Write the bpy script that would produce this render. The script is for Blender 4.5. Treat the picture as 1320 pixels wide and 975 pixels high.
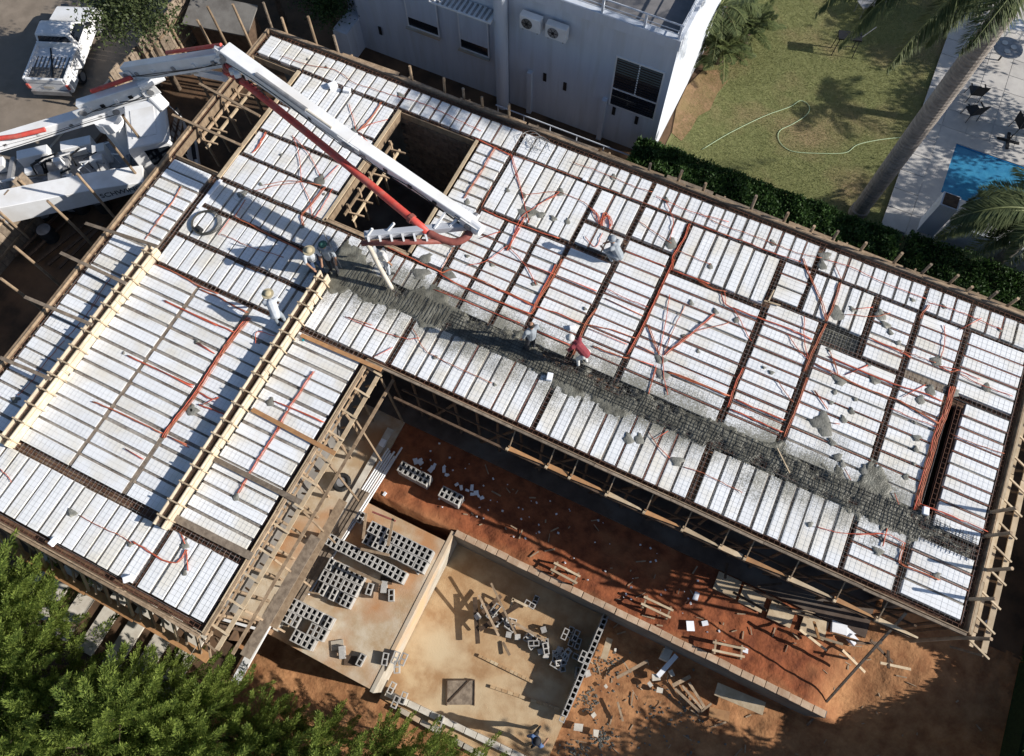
import bpy, bmesh, math, random
import numpy as np
from mathutils import Vector, Matrix
random.seed(7); RNG = np.random.default_rng(7)
for o in list(bpy.data.objects): bpy.data.objects.remove(o)
SC = bpy.context.scene; COL = SC.collection
# ------------------------------------------------------------------ camera (X = along the long wing, Y = across it, Z up; metres)
ZD, HC = 4.2, 25.8                                   # slab top, camera height
CU = Vector((0.90054465, 0.40129105, -0.16728663)); CV = Vector((0.43471425, -0.83691055, 0.33257217)); CW = Vector((-0.00654571, -0.37221797, -0.92812226))
OX, OY, FPX = -18.60521184, 16.7236271, 960.0
cam = bpy.data.objects.new('camera', bpy.data.cameras.new('camera')); COL.objects.link(cam); SC.camera = cam
cam.data.sensor_width = 36; cam.data.lens = FPX/1320*36; cam.data.clip_end = 2000
rt = Vector((CU[0], CV[0], CW[0])); dn = Vector((CU[1], CV[1], CW[1])); fw = Vector((CU[2], CV[2], CW[2]))
mw = Matrix((rt, -dn, -fw)).transposed().to_4x4(); mw.translation = (-OX, -OY, HC); cam.matrix_world = mw
def at(x, y, z=ZD):                                  # where the sight line through a photo point meets height z
    r = Vector((x-660, y-487.5, FPX)); t = -(HC-z)/r.dot(CW)
    return Vector((r.dot(CU)*t-OX, r.dot(CV)*t-OY, z))
# ------------------------------------------------------------------ light
SUN_AZ, SUN_EL = math.radians(14), math.radians(27.5)
sd = Vector((math.cos(SUN_AZ)*math.cos(SUN_EL), math.sin(SUN_AZ)*math.cos(SUN_EL), math.sin(SUN_EL)))
wd = bpy.data.worlds.new('World'); SC.world = wd; wd.use_nodes = True
sky = wd.node_tree.nodes.new('ShaderNodeTexSky'); sky.sky_type = 'NISHITA'; sky.sun_disc = False
sky.ozone_density = 3.0; sky.sun_elevation = SUN_EL; sky.sun_rotation = math.pi/2-SUN_AZ
wd.node_tree.links.new(sky.outputs[0], wd.node_tree.nodes['Background'].inputs[0]); wd.node_tree.nodes['Background'].inputs[1].default_value = 0.075
sl = bpy.data.lights.new('sun', 'SUN'); sl.energy = 4.95; sl.angle = math.radians(0.5); sl.color = (1, 0.95, 0.88)
so = bpy.data.objects.new('sun', sl); COL.objects.link(so); so.rotation_euler = sd.to_track_quat('Z', 'Y').to_euler()
SC.view_settings.view_transform = 'Standard'; SC.view_settings.look = 'None'; SC.view_settings.gamma = 1; SC.view_settings.exposure = 0.42
SC.render.engine = 'CYCLES'
# ------------------------------------------------------------------ materials
M = {}
def mat(name, c1, c2=None, scale=3.0, rough=0.8, bump=0.0, bscale=None, c3=None, s3=0.6, metal=0.0, stretch=None, rnd=0.0, spec=0.3, detail=6):
    m = bpy.data.materials.new(name); m.use_nodes = True; nt = m.node_tree; N = nt.nodes; L = nt.links
    b = N['Principled BSDF']; b.inputs['Roughness'].default_value = rough; b.inputs['Metallic'].default_value = metal
    b.inputs['Specular IOR Level'].default_value = spec
    tc = N.new('ShaderNodeTexCoord'); src = tc.outputs['Object']
    if stretch:
        mp = N.new('ShaderNodeMapping'); mp.inputs['Scale'].default_value = stretch; L.new(src, mp.inputs[0]); src = mp.outputs[0]
    oi = N.new('ShaderNodeObjectInfo')
    ad = N.new('ShaderNodeVectorMath'); ad.operation = 'ADD'; L.new(src, ad.inputs[0])
    cb = N.new('ShaderNodeCombineXYZ'); ml = N.new('ShaderNodeMath'); ml.operation = 'MULTIPLY'; ml.inputs[1].default_value = 37
    L.new(oi.outputs['Random'], ml.inputs[0]); L.new(ml.outputs[0], cb.inputs[0]); L.new(ml.outputs[0], cb.inputs[2]); L.new(cb.outputs[0], ad.inputs[1])
    src = ad.outputs[0]
    c2 = c2 or tuple(x*0.75 for x in c1)
    n1 = N.new('ShaderNodeTexNoise'); n1.inputs['Scale'].default_value = scale; n1.inputs['Detail'].default_value = detail; n1.inputs['Roughness'].default_value = 0.62; L.new(src, n1.inputs['Vector'])
    r1 = N.new('ShaderNodeValToRGB'); r1.color_ramp.elements[0].position = 0.36; r1.color_ramp.elements[1].position = 0.64
    r1.color_ramp.elements[0].color = (*c2, 1); r1.color_ramp.elements[1].color = (*c1, 1); L.new(n1.outputs[0], r1.inputs[0]); col = r1.outputs[0]
    if c3:
        n3 = N.new('ShaderNodeTexNoise'); n3.inputs['Scale'].default_value = s3; n3.inputs['Detail'].default_value = 5; L.new(src, n3.inputs['Vector'])
        r3 = N.new('ShaderNodeValToRGB'); r3.color_ramp.elements[0].position = 0.48; r3.color_ramp.elements[1].position = 0.66; L.new(n3.outputs[0], r3.inputs[0])
        mx = N.new('ShaderNodeMixRGB'); L.new(r3.outputs[0], mx.inputs[0]); L.new(col, mx.inputs[1]); mx.inputs[2].default_value = (*c3, 1); col = mx.outputs[0]
    if rnd:
        hs = N.new('ShaderNodeHueSaturation'); mr = N.new('ShaderNodeMapRange'); mr.inputs[3].default_value = 1-rnd; mr.inputs[4].default_value = 1+rnd
        L.new(oi.outputs['Random'], mr.inputs[0]); L.new(mr.outputs[0], hs.inputs['Value']); L.new(col, hs.inputs['Color']); col = hs.outputs[0]
    L.new(col, b.inputs['Base Color'])
    if bump:
        nb = N.new('ShaderNodeTexNoise'); nb.inputs['Scale'].default_value = bscale or scale*4; nb.inputs['Detail'].default_value = 6; L.new(src, nb.inputs['Vector'])
        bp = N.new('ShaderNodeBump'); bp.inputs['Strength'].default_value = bump; bp.inputs['Distance'].default_value = 0.03; L.new(nb.outputs[0], bp.inputs['Height']); L.new(bp.outputs[0], b.inputs['Normal'])
    M[name] = m; return m
mat('joist', (.27, .24, .205), (.14, .115, .095), 4, .9, c3=(.36, .33, .29), s3=1.2)
mat('ply', (.19, .11, .065), (.09, .055, .035), 3, .85, c3=(.26, .19, .13), s3=.8)
mat('timber', (.36, .265, .175), (.22, .155, .10), 6, .8, .2, stretch=(1, 1, .4), rnd=.28)
mat('timber_grey', (.27, .215, .16), (.15, .115, .085), 6, .85, .2, rnd=.25)
mat('timber_yellow', (.56, .45, .31), (.43, .33, .21), 5, .75, c3=(.42, .32, .21), s3=2, rnd=.18)
mat('timber_pale', (.64, .56, .44), (.55, .46, .33), 5, .75, c3=(.48, .40, .30), s3=2, rnd=.08)
mat('timber_orange', (.46, .25, .11), (.34, .18, .085), 5, .8, rnd=.15)
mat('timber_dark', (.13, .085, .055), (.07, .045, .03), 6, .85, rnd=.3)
mat('rust', (.17, .075, .045), (.075, .042, .032), 9, .8, metal=.0)
mat('rib_red', (.36, .12, .07), (.16, .07, .05), 4, .75)
mat('rebar', (.07, .068, .06), (.035, .035, .032), 9, .7)
mat('wire', (.46, .45, .43), (.36, .36, .35), 9, .6)
mat('conduit', (.60, .12, .065), (.46, .09, .05), 12, .5)
mat('conduit_orange', (.50, .15, .07), (.30, .09, .05), 12, .5)
mat('wet_concrete', (.155, .15, .12), (.085, .082, .066), 5, .38, .8, 22, c3=(.205, .20, .165), s3=2)
mat('mortar', (.225, .22, .195), (.14, .14, .12), 8, .8, .6, 25, rnd=.2)
mat('concrete', (.47, .435, .37), (.33, .29, .23), 1.2, .85, .15, 30, c3=(.52, .36, .22), s3=.45)
mat('slab_stained', (.55, .475, .365), (.40, .285, .17), 1.7, .85, .3, 30, c3=(.42, .22, .105), s3=.55, detail=9)
mat('slab_pool', (.50, .35, .20), (.35, .21, .105), 1.6, .85, .3, 30, c3=(.54, .43, .28), s3=.4, detail=9)
mat('concrete_pale', (.62, .58, .50), (.48, .43, .36), 2.5, .85, .15, 30)
mat('coping', (.50, .38, .27), (.38, .25, .16), 3, .85, .2, 30, rnd=.12)
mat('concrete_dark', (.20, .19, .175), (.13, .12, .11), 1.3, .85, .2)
mat('block', (.43, .415, .39), (.35, .335, .315), 12, .9, .3, 60, rnd=.14)
mat('block_brown', (.20, .145, .105), (.12, .085, .06), 5, .9, .3, 30, rnd=.2)
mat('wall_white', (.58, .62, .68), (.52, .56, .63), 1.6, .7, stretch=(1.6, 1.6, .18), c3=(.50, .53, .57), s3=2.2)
mat('white_paint', (.78, .79, .80), (.72, .725, .73), 4, .38, c3=(.66, .65, .63), s3=.9, spec=.5)
mat('grey_paint', (.42, .44, .48), (.38, .40, .44), 2, .4, spec=.5)
mat('red_paint', (.60, .09, .07), (.48, .065, .05), 5, .45, c3=(.44, .13, .10), s3=3)
mat('red_brown', (.28, .09, .07), (.19, .06, .05), 5, .6)
mat('black', (.018, .018, .02), (.012, .012, .013), 4, .5)
mat('rubber', (.03, .03, .03), (.02, .02, .02), 4, .8)
mat('glass_dark', (.015, .02, .028), (.012, .015, .02), 2, .08, spec=.6)
mat('metal_grey', (.33, .33, .34), (.22, .22, .22), 5, .5, metal=.3)
mat('foam_scrap', (.82, .84, .88), (.74, .76, .80), 6, .8)
mat('pavers', (.50, .48, .45), (.42, .40, .38), 2, .7, rnd=.06)
mat('pebble', (.38, .40, .38), (.20, .24, .23), 20, .8, .6, 30)
mat('roof_tile', (.20, .19, .19), (.16, .155, .155), 2, .8)
mat('cloth_blue', (.10, .17, .33), (.07, .12, .24), 8, .9)
mat('cloth_grey', (.30, .33, .36), (.22, .25, .28), 8, .9)
mat('cloth_pale', (.50, .53, .57), (.40, .43, .46), 8, .9)
mat('cloth_dark', (.035, .037, .045), (.025, .026, .03), 8, .9)
mat('cloth_red', (.26, .05, .06), (.18, .035, .045), 8, .9)
mat('cloth_white', (.62, .62, .60), (.52, .52, .50), 8, .9)
mat('jeans', (.05, .08, .15), (.03, .05, .10), 8, .9)
mat('skin', (.33, .19, .12), (.28, .155, .10), 8, .6)
mat('hair', (.02, .015, .012), (.012, .01, .008), 8, .7)
mat('cap_green', (.045, .13, .11), (.03, .09, .08), 8, .8)
mat('cap_straw', (.46, .40, .27), (.36, .31, .2), 8, .9)
mat('eye', (.02, .02, .02), None, 8, .3)
mat('hose_green', (.42, .52, .33), (.36, .46, .28), 8, .5)
mat('bark', (.16, .12, .085), (.09, .065, .045), 6, .9, .6, 14)
mat('palm_bark', (.30, .265, .235), (.19, .165, .145), 3, .85, .5, 8, stretch=(1, 1, 3))
mat('palm_green', (.17, .19, .07), (.12, .14, .05), 3, .6)
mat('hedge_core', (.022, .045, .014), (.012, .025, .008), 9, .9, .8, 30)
mat('teal', (.02, .30, .36), None, 5, .7)
def leafmat(name, ca, cb, tr=.25):
    m = bpy.data.materials.new(name); m.use_nodes = True; nt = m.node_tree; N = nt.nodes; L = nt.links
    b = N['Principled BSDF']; b.inputs['Roughness'].default_value = .55; b.inputs['Specular IOR Level'].default_value = .25
    g = N.new('ShaderNodeNewGeometry'); n = N.new('ShaderNodeTexNoise'); n.inputs['Scale'].default_value = 2.3; n.inputs['Detail'].default_value = 4; L.new(g.outputs['Position'], n.inputs['Vector'])
    ma = N.new('ShaderNodeMath'); ma.operation = 'MULTIPLY_ADD'; L.new(g.outputs['Random Per Island'], ma.inputs[0]); ma.inputs[1].default_value = .55; L.new(n.outputs[0], ma.inputs[2])
    mr = N.new('ShaderNodeMapRange'); mr.inputs[1].default_value = .38; mr.inputs[2].default_value = 1.12; L.new(ma.outputs[0], mr.inputs[0])
    r = N.new('ShaderNodeMixRGB'); r.inputs[1].default_value = (*ca, 1); r.inputs[2].default_value = (*cb, 1); L.new(mr.outputs[0], r.inputs[0]); L.new(r.outputs[0], b.inputs['Base Color'])
    t = N.new('ShaderNodeBsdfTranslucent'); L.new(r.outputs[0], t.inputs[0]); ms = N.new('ShaderNodeMixShader'); ms.inputs[0].default_value = tr
    L.new(b.outputs[0], ms.inputs[1]); L.new(t.outputs[0], ms.inputs[2]); L.new(ms.outputs[0], N['Material Output'].inputs[0]); M[name] = m
leafmat('leaf_conifer', (.07, .12, .026), (.30, .37, .08), .38)
leafmat('leaf_dark', (.022, .045, .014), (.06, .105, .03))
leafmat('leaf_hedge', (.022, .052, .013), (.065, .125, .032))
leafmat('leaf_palm', (.05, .075, .03), (.15, .175, .07))
leafmat('leaf_cycad', (.05, .075, .025), (.15, .175, .065))
leafmat('leaf_tree', (.035, .05, .018), (.10, .125, .05))
leafmat('leaf_grass', (.12, .14, .05), (.26, .255, .10), .15)
def foam_material():
    m = mat('foam', (.82, .835, .85), (.75, .765, .78), 2.2, .75, .12, 60, c3=(.72, .69, .62), s3=.75, rnd=.045)
    nt = m.node_tree; N = nt.nodes; L = nt.links; b = N['Principled BSDF']; src = b.inputs['Base Color'].links[0].from_socket
    g = N.new('ShaderNodeNewGeometry'); sp = N.new('ShaderNodeSeparateXYZ'); L.new(g.outputs['Position'], sp.inputs[0])
    # slurry splashed beside the poured beam at y = -8.0
    a = N.new('ShaderNodeMath'); a.operation = 'ADD'; a.inputs[1].default_value = 7.95; L.new(sp.outputs[1], a.inputs[0])
    ab = N.new('ShaderNodeMath'); ab.operation = 'ABSOLUTE'; L.new(a.outputs[0], ab.inputs[0])
    mr = N.new('ShaderNodeMapRange'); mr.inputs[1].default_value = .35; mr.inputs[2].default_value = 1.9; mr.inputs[3].default_value = .62; mr.inputs[4].default_value = .30; L.new(ab.outputs[0], mr.inputs[0])
    ux = N.new('ShaderNodeMapRange'); ux.inputs[1].default_value = 6.2; ux.inputs[2].default_value = 7.4; L.new(sp.outputs[0], ux.inputs[0])
    ux2 = N.new('ShaderNodeMapRange'); ux2.inputs[1].default_value = 28.2; ux2.inputs[2].default_value = 26.5; L.new(sp.outputs[0], ux2.inputs[0])
    mu = N.new('ShaderNodeMath'); mu.operation = 'MULTIPLY'; L.new(ux.outputs[0], mu.inputs[0]); L.new(ux2.outputs[0], mu.inputs[1])
    nn = N.new('ShaderNodeTexNoise'); nn.inputs['Scale'].default_value = 26; nn.inputs['Detail'].default_value = 8; nn.inputs['Roughness'].default_value = .8; L.new(g.outputs['Position'], nn.inputs['Vector'])
    n2 = N.new('ShaderNodeTexNoise'); n2.inputs['Scale'].default_value = 1.1; n2.inputs['Detail'].default_value = 3; L.new(g.outputs['Position'], n2.inputs['Vector'])
    av = N.new('ShaderNodeMath'); av.operation = 'MULTIPLY_ADD'; L.new(n2.outputs[0], av.inputs[0]); av.inputs[1].default_value = .45; L.new(nn.outputs[0], av.inputs[2])
    s2 = N.new('ShaderNodeMath'); s2.operation = 'SUBTRACT'; L.new(av.outputs[0], s2.inputs[0]); s2.inputs[1].default_value = .225
    lt = N.new('ShaderNodeMath'); lt.operation = 'SUBTRACT'; L.new(mr.outputs[0], lt.inputs[0]); L.new(s2.outputs[0], lt.inputs[1])
    st = N.new('ShaderNodeMapRange'); st.inputs[1].default_value = -.07; st.inputs[2].default_value = .11; L.new(lt.outputs[0], st.inputs[0])
    mm = N.new('ShaderNodeMath'); mm.operation = 'MULTIPLY'; L.new(st.outputs[0], mm.inputs[0]); L.new(mu.outputs[0], mm.inputs[1])
    mx = N.new('ShaderNodeMixRGB'); L.new(mm.outputs[0], mx.inputs[0]); L.new(src, mx.inputs[1]); mx.inputs[2].default_value = (.20, .195, .16, 1)
    # small dark specks and boot dirt everywhere
    n4 = N.new('ShaderNodeTexNoise'); n4.inputs['Scale'].default_value = 30; n4.inputs['Detail'].default_value = 3; L.new(g.outputs['Position'], n4.inputs['Vector'])
    n5 = N.new('ShaderNodeTexNoise'); n5.inputs['Scale'].default_value = .5; n5.inputs['Detail'].default_value = 4; L.new(g.outputs['Position'], n5.inputs['Vector'])
    th = N.new('ShaderNodeMath'); th.operation = 'MULTIPLY_ADD'; L.new(n5.outputs[0], th.inputs[0]); th.inputs[1].default_value = .30; L.new(n4.outputs[0], th.inputs[2])
    t4 = N.new('ShaderNodeMapRange'); t4.inputs[1].default_value = .86; t4.inputs[2].default_value = .93; t4.inputs[4].default_value = .6; L.new(th.outputs[0], t4.inputs[0])
    m2 = N.new('ShaderNodeMixRGB'); L.new(t4.outputs[0], m2.inputs[0]); L.new(mx.outputs[0], m2.inputs[1]); m2.inputs[2].default_value = (.30, .25, .19, 1)
    L.new(m2.outputs[0], b.inputs['Base Color'])
foam_material()
def soil_material():
    m = mat('soil', (.30, .095, .038), (.15, .045, .02), 2.5, .95, .9, 9, c3=(.36, .15, .065), s3=.5, detail=9)
    nt = m.node_tree; N = nt.nodes; L = nt.links; b = N['Principled BSDF']; src = b.inputs['Base Color'].links[0].from_socket
    g = N.new('ShaderNodeNewGeometry'); sp = N.new('ShaderNodeSeparateXYZ'); L.new(g.outputs['Position'], sp.inputs[0])
    n = N.new('ShaderNodeTexNoise'); n.inputs['Scale'].default_value = .7; n.inputs['Detail'].default_value = 6; L.new(g.outputs['Position'], n.inputs['Vector'])
    def rng(sock, a, c, k):
        q = N.new('ShaderNodeMath'); q.operation = 'MULTIPLY_ADD'; L.new(n.outputs[0], q.inputs[0]); q.inputs[1].default_value = k; L.new(sock, q.inputs[2])
        r = N.new('ShaderNodeMapRange'); r.inputs[1].default_value = a; r.inputs[2].default_value = c; L.new(q.outputs[0], r.inputs[0]); return r.outputs[0]
    # dry tan earth on the lower ground to the south and at the east end, fresh red fill on the terrace
    south = rng(sp.outputs[1], -12.8, -13.4, 1.0); east = rng(sp.outputs[0], 28.3, 30.2, 3.0)
    mx_ = N.new('ShaderNodeMath'); mx_.operation = 'MAXIMUM'; L.new(south, mx_.inputs[0]); L.new(east, mx_.inputs[1])
    n2 = N.new('ShaderNodeTexNoise'); n2.inputs['Scale'].default_value = 1.6; n2.inputs['Detail'].default_value = 8; n2.inputs['Roughness'].default_value = .7; L.new(g.outputs['Position'], n2.inputs['Vector'])
    rp = N.new('ShaderNodeValToRGB'); rp.color_ramp.elements[0].position = .35; rp.color_ramp.elements[0].color = (.22, .095, .04, 1); rp.color_ramp.elements[1].position = .66; rp.color_ramp.elements[1].color = (.43, .22, .10, 1)
    L.new(n2.outputs[0], rp.inputs[0])
    mix = N.new('ShaderNodeMixRGB'); L.new(mx_.outputs[0], mix.inputs[0]); L.new(src, mix.inputs[1]); L.new(rp.outputs[0], mix.inputs[2]); L.new(mix.outputs[0], b.inputs['Base Color'])
soil_material()
mat('soil_dry', (.29, .18, .10), (.19, .13, .06), 3, .95, .6, 12, c3=(.24, .17, .08), s3=1.2)
mat('earth_dark', (.12, .07, .04), (.06, .04, .025), 1.2, .95, .5, 6, c3=(.17, .10, .055), s3=.3)
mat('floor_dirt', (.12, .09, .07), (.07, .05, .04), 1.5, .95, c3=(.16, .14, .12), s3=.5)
mat('road', (.25, .205, .16), (.19, .155, .12), 1.5, .9, .2, 30, c3=(.21, .175, .14), s3=.35)
mat('lawn_base', (.195, .20, .08), (.14, .15, .055), 5, .95, .4, 25, c3=(.25, .19, .10), s3=.35)
mat('pool_tile', (.02, .20, .45), (.012, .14, .36), 6, .3)
wm = mat('pool_water', (.05, .24, .40), (.03, .17, .32), 3, .05, .15, 4, spec=.5)
# ------------------------------------------------------------------ mesh helpers
def tag(o, label=None, cat=None, group=None, kind=None):
    if label: o['label'] = label
    if cat: o['category'] = cat
    if group: o['group'] = group
    if kind: o['kind'] = kind
    return o
def empty(name, loc=(0, 0, 0), rz=0, label=None, cat=None, group=None):
    o = bpy.data.objects.new(name, None); COL.objects.link(o); o.location = loc; o.rotation_euler = (0, 0, rz); return tag(o, label, cat, group)
class MB:
    def __init__(s): s.v = []; s.f = []; s.m = []; s.cur = 0
    def add(s, vs, fs):
        k = len(s.v); s.v += [tuple(p) for p in vs]; s.f += [tuple(i+k for i in f) for f in fs]; s.m += [s.cur]*len(fs); return s
    def box(s, x0, y0, z0, x1, y1, z1):
        return s.add([(x0, y0, z0), (x1, y0, z0), (x1, y1, z0), (x0, y1, z0), (x0, y0, z1), (x1, y0, z1), (x1, y1, z1), (x0, y1, z1)],
                     [(0, 3, 2, 1), (4, 5, 6, 7), (0, 1, 5, 4), (1, 2, 6, 5), (2, 3, 7, 6), (3, 0, 4, 7)])
    def beam(s, p, q, w, h, up=(0, 0, 1), tw=None, th=None):
        p = Vector(p); q = Vector(q); d = (q-p).normalized(); u = Vector(up)
        if abs(d.dot(u)) > .98: u = Vector((1, 0, 0))
        a = d.cross(u).normalized(); c = a.cross(d).normalized(); tw = w if tw is None else tw; th = h if th is None else th
        vs = [p-a*w/2-c*h/2, p+a*w/2-c*h/2, p+a*w/2+c*h/2, p-a*w/2+c*h/2, q-a*tw/2-c*th/2, q+a*tw/2-c*th/2, q+a*tw/2+c*th/2, q-a*tw/2+c*th/2]
        return s.add(vs, [(0, 1, 2, 3), (7, 6, 5, 4), (0, 4, 5, 1), (1, 5, 6, 2), (2, 6, 7, 3), (3, 7, 4, 0)])
    def tube(s, pts, r, n=6, cap=True):
        pts = [Vector(p) for p in pts]; k = len(s.v); rs = r if isinstance(r, (list, tuple)) else [r]*len(pts); N = len(pts)
        for i, p in enumerate(pts):
            d = (pts[min(i+1, N-1)]-pts[max(i-1, 0)]).normalized(); u = Vector((0, 0, 1)) if abs(d.z) < .9 else Vector((1, 0, 0))
            a = d.cross(u).normalized(); c = a.cross(d).normalized()
            for j in range(n):
                t = 2*math.pi*j/n; s.v.append(tuple(p+(a*math.cos(t)+c*math.sin(t))*rs[i]))
        fs = [(k+i*n+j, k+i*n+(j+1) % n, k+(i+1)*n+(j+1) % n, k+(i+1)*n+j) for i in range(N-1) for j in range(n)]
        if cap: fs += [tuple(k+j for j in reversed(range(n))), tuple(k+(N-1)*n+j for j in range(n))]
        s.f += fs; s.m += [s.cur]*len(fs); return s
    def prism(s, poly, z0, z1):
        n = len(poly); vs = [(x, y, z0) for x, y in poly]+[(x, y, z1) for x, y in poly]
        return s.add(vs, [tuple(reversed(range(n))), tuple(range(n, 2*n))]+[(i, (i+1) % n, n+(i+1) % n, n+i) for i in range(n)])
    def extrude(s, poly3, vec):                       # polygon in space swept along vec
        n = len(poly3); vec = Vector(vec); a = [Vector(p) for p in poly3]; b = [p+vec for p in a]
        return s.add(a+b, [tuple(reversed(range(n))), tuple(range(n, 2*n))]+[(i, (i+1) % n, n+(i+1) % n, n+i) for i in range(n)])
    def quad(s, a, b, c, d): return s.add([a, b, c, d], [(0, 1, 2, 3)])
    def build(s, name, mats, parent=None, label=None, cat=None, group=None, kind=None, bevel=0, smooth=False):
        me = bpy.data.meshes.new(name); me.from_pydata(s.v, [], s.f); mats = mats if isinstance(mats, (list, tuple)) else [mats]
        for m in mats: me.materials.append(M[m])
        if len(mats) > 1: me.polygons.foreach_set('material_index', s.m)
        bm = bmesh.new(); bm.from_mesh(me); bmesh.ops.recalc_face_normals(bm, faces=bm.faces)
        if bevel: bmesh.ops.bevel(bm, geom=bm.edges[:], offset=bevel, segments=1, affect='EDGES')
        bm.to_mesh(me); bm.free()
        if smooth:
            for p in me.polygons: p.use_smooth = True
        return link(name, me, parent, label, cat, group, kind)
def link(name, me, parent=None, label=None, cat=None, group=None, kind=None):
    o = bpy.data.objects.new(name, me); COL.objects.link(o); o.parent = parent; return tag(o, label, cat, group, kind)
def box_obj(name, a, b, m, parent=None, **k): return MB().box(*a, *b).build(name, m, parent, **k)
def copy_tree(o, parent=None):
    c = o.copy(); COL.objects.link(c); c.parent = parent
    for ch in list(o.children): copy_tree(ch, c)
    return c
ORD = ['first', 'second', 'third', 'fourth', 'fifth', 'sixth', 'seventh', 'eighth', 'ninth', 'tenth', 'eleventh', 'twelfth', 'thirteenth', 'fourteenth', 'fifteenth', 'sixteenth', 'seventeenth', 'eighteenth', 'nineteenth', 'twentieth',
       'twenty-first', 'twenty-second', 'twenty-third', 'twenty-fourth', 'twenty-fifth', 'twenty-sixth', 'twenty-seventh', 'twenty-eighth', 'twenty-ninth', 'thirtieth', 'thirty-first', 'thirty-second', 'thirty-third', 'thirty-fourth', 'thirty-fifth']
def spline(pts, n=5):
    pts = [Vector(p) for p in pts]
    if len(pts) < 3: return pts
    out = []; P = [pts[0]*2-pts[1]]+pts+[pts[-1]*2-pts[-2]]
    for i in range(1, len(P)-2):
        a, b, c, d = P[i-1:i+3]
        for k in range(n):
            t = k/n; out.append(.5*((2*b)+(c-a)*t+(2*a-5*b+4*c-d)*t*t+(3*b-a-3*c+d)*t**3))
    return out+[pts[-1]]
def lerp(a, b, t): return a+(b-a)*t
def sstep(a, b, x):
    t = np.clip((x-a)/(b-a), 0, 1); return t*t*(3-2*t)
def vnoise(x, y, seed=0):                              # cheap smooth value noise on arrays
    x = np.asarray(x, float); y = np.asarray(y, float); xi = np.floor(x).astype(int); yi = np.floor(y).astype(int); xf = x-xi; yf = y-yi
    def h(a, b):
        n = np.sin(a*127.1+b*311.7+seed*74.7)*43758.5453; return n-np.floor(n)
    u = xf*xf*(3-2*xf); v = yf*yf*(3-2*yf)
    return (h(xi, yi)*(1-u)+h(xi+1, yi)*u)*(1-v)+(h(xi, yi+1)*(1-u)+h(xi+1, yi+1)*u)*v
def fbm(x, y, seed=0, o=4): return sum(vnoise(x*2**i, y*2**i, seed+i)/2**i for i in range(o))/(2-2**(1-o))
K = 21.6/25.3                                          # layout table units -> metres
# ================================================================== the setting
def sheet(name, x0, y0, x1, y1, z, m, kind='structure'):
    return MB().quad((x0, y0, z), (x1, y0, z), (x1, y1, z), (x0, y1, z)).build(name, m, kind=kind)
sheet('ground', -500, -500, 500, 500, -2.25, 'earth_dark')
MB().box(-60, -19.9, -2.2, 9.4, 120, -.02).box(9.4, -9.2, -2.2, 60, 120, -.02).build('lot_ground', 'earth_dark', kind='structure')
sheet('road', -60, -30, -8.3, 60, .03, 'road')
MB().box(-8.3, -30, -.01, -6.9, 60, .13).build('pavement', 'road', kind='structure')
MB().box(-8.42, -30, 0, -8.304, 60, .15).build('kerb', 'concrete', kind='structure')
def soil_h(x, y):
    h = np.where(y > -13.5, 0.0, -1.86)
    sl = -1.75*sstep(-10.6, -15.0, y); h = h+(sl-h)*sstep(27.2, 29.0, x)
    return h+.10*(fbm(x*1.1, y*1.1, 3)-.5)*2*np.where((y < -13.7) | (y > -13.3), 1, 0)+.09*(fbm(x*3.5, y*3.5, 9)-.5)-.03
def grid_mesh(name, xs, ys, H, m, kind='structure', parent=None, keep=None, **k):
    X, Y = np.meshgrid(xs, ys); Z = H(X, Y); nx, ny = len(xs), len(ys)
    V = np.stack([X, Y, Z], -1).reshape(-1, 3); i = np.arange(ny-1)[:, None]*nx+np.arange(nx-1)[None]
    F = np.stack([i, i+1, i+nx+1, i+nx], -1).reshape(-1, 4)
    if keep is not None:
        kk = keep(X, Y, Z).reshape(-1); F = F[kk[F].any(1)]
        used = np.unique(F); re = np.zeros(len(V), int); re[used] = np.arange(len(used)); V = V[used]; F = re[F]
    me = bpy.data.meshes.new(name); me.from_pydata(V.tolist(), [], F.tolist()); me.materials.append(M[m])
    for p in me.polygons: p.use_smooth = True
    return link(name, me, parent, kind=kind, **k)
grid_mesh('soil', np.arange(9.3, 40, .10), np.arange(-24, -9.0, .10), soil_h, 'soil')
# lower slab court, upper block slab
box_obj('court_floor', (14.66, -19.35, -2.1), (20.62, -13.55, -1.76), 'slab_pool', kind='structure')
MB().box(9.3, -19.1, -.28, 11.2, -10.5, .04).box(11.201, -19.1, -.28, 14.55, -13.9, .04).build('storage_floor', 'slab_stained', kind='structure')
MB().box(14.552, -19.16, -1.7, 14.68, -13.5, .062).build('floor_edge', 'concrete', kind='structure')
MB().box(10.6, -18.9, -2.2, 14.4, -18.6, -.285).build('floor_footing', 'concrete_dark', kind='structure')
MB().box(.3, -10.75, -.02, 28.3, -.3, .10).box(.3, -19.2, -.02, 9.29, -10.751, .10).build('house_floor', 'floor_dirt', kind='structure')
# retaining wall with a row of coping blocks
rw = empty('retaining_wall', (21, -13.5, -1.9), label='long straight retaining wall with pale coping between red terrace and sunken court', cat='wall')
MB().box(-6.3, -.11, -.2, 6.85, .11, 1.93).build('wall_face', 'concrete_dark', rw)
cop = MB().box(-.19, -.105, 0, .19, .115, .07).build('coping_block', 'coping', rw, bevel=.008); x = -6.1; first = True
for i in range(33):
    c = cop if first else cop.copy()
    if not first: COL.objects.link(c); c.parent = rw
    first = False; c.location = (x+random.uniform(-.008, .008), random.uniform(-.012, .012), 1.935+random.uniform(-.006, .006)); c.rotation_euler = (0, 0, random.uniform(-.02, .02)); x += .397
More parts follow.
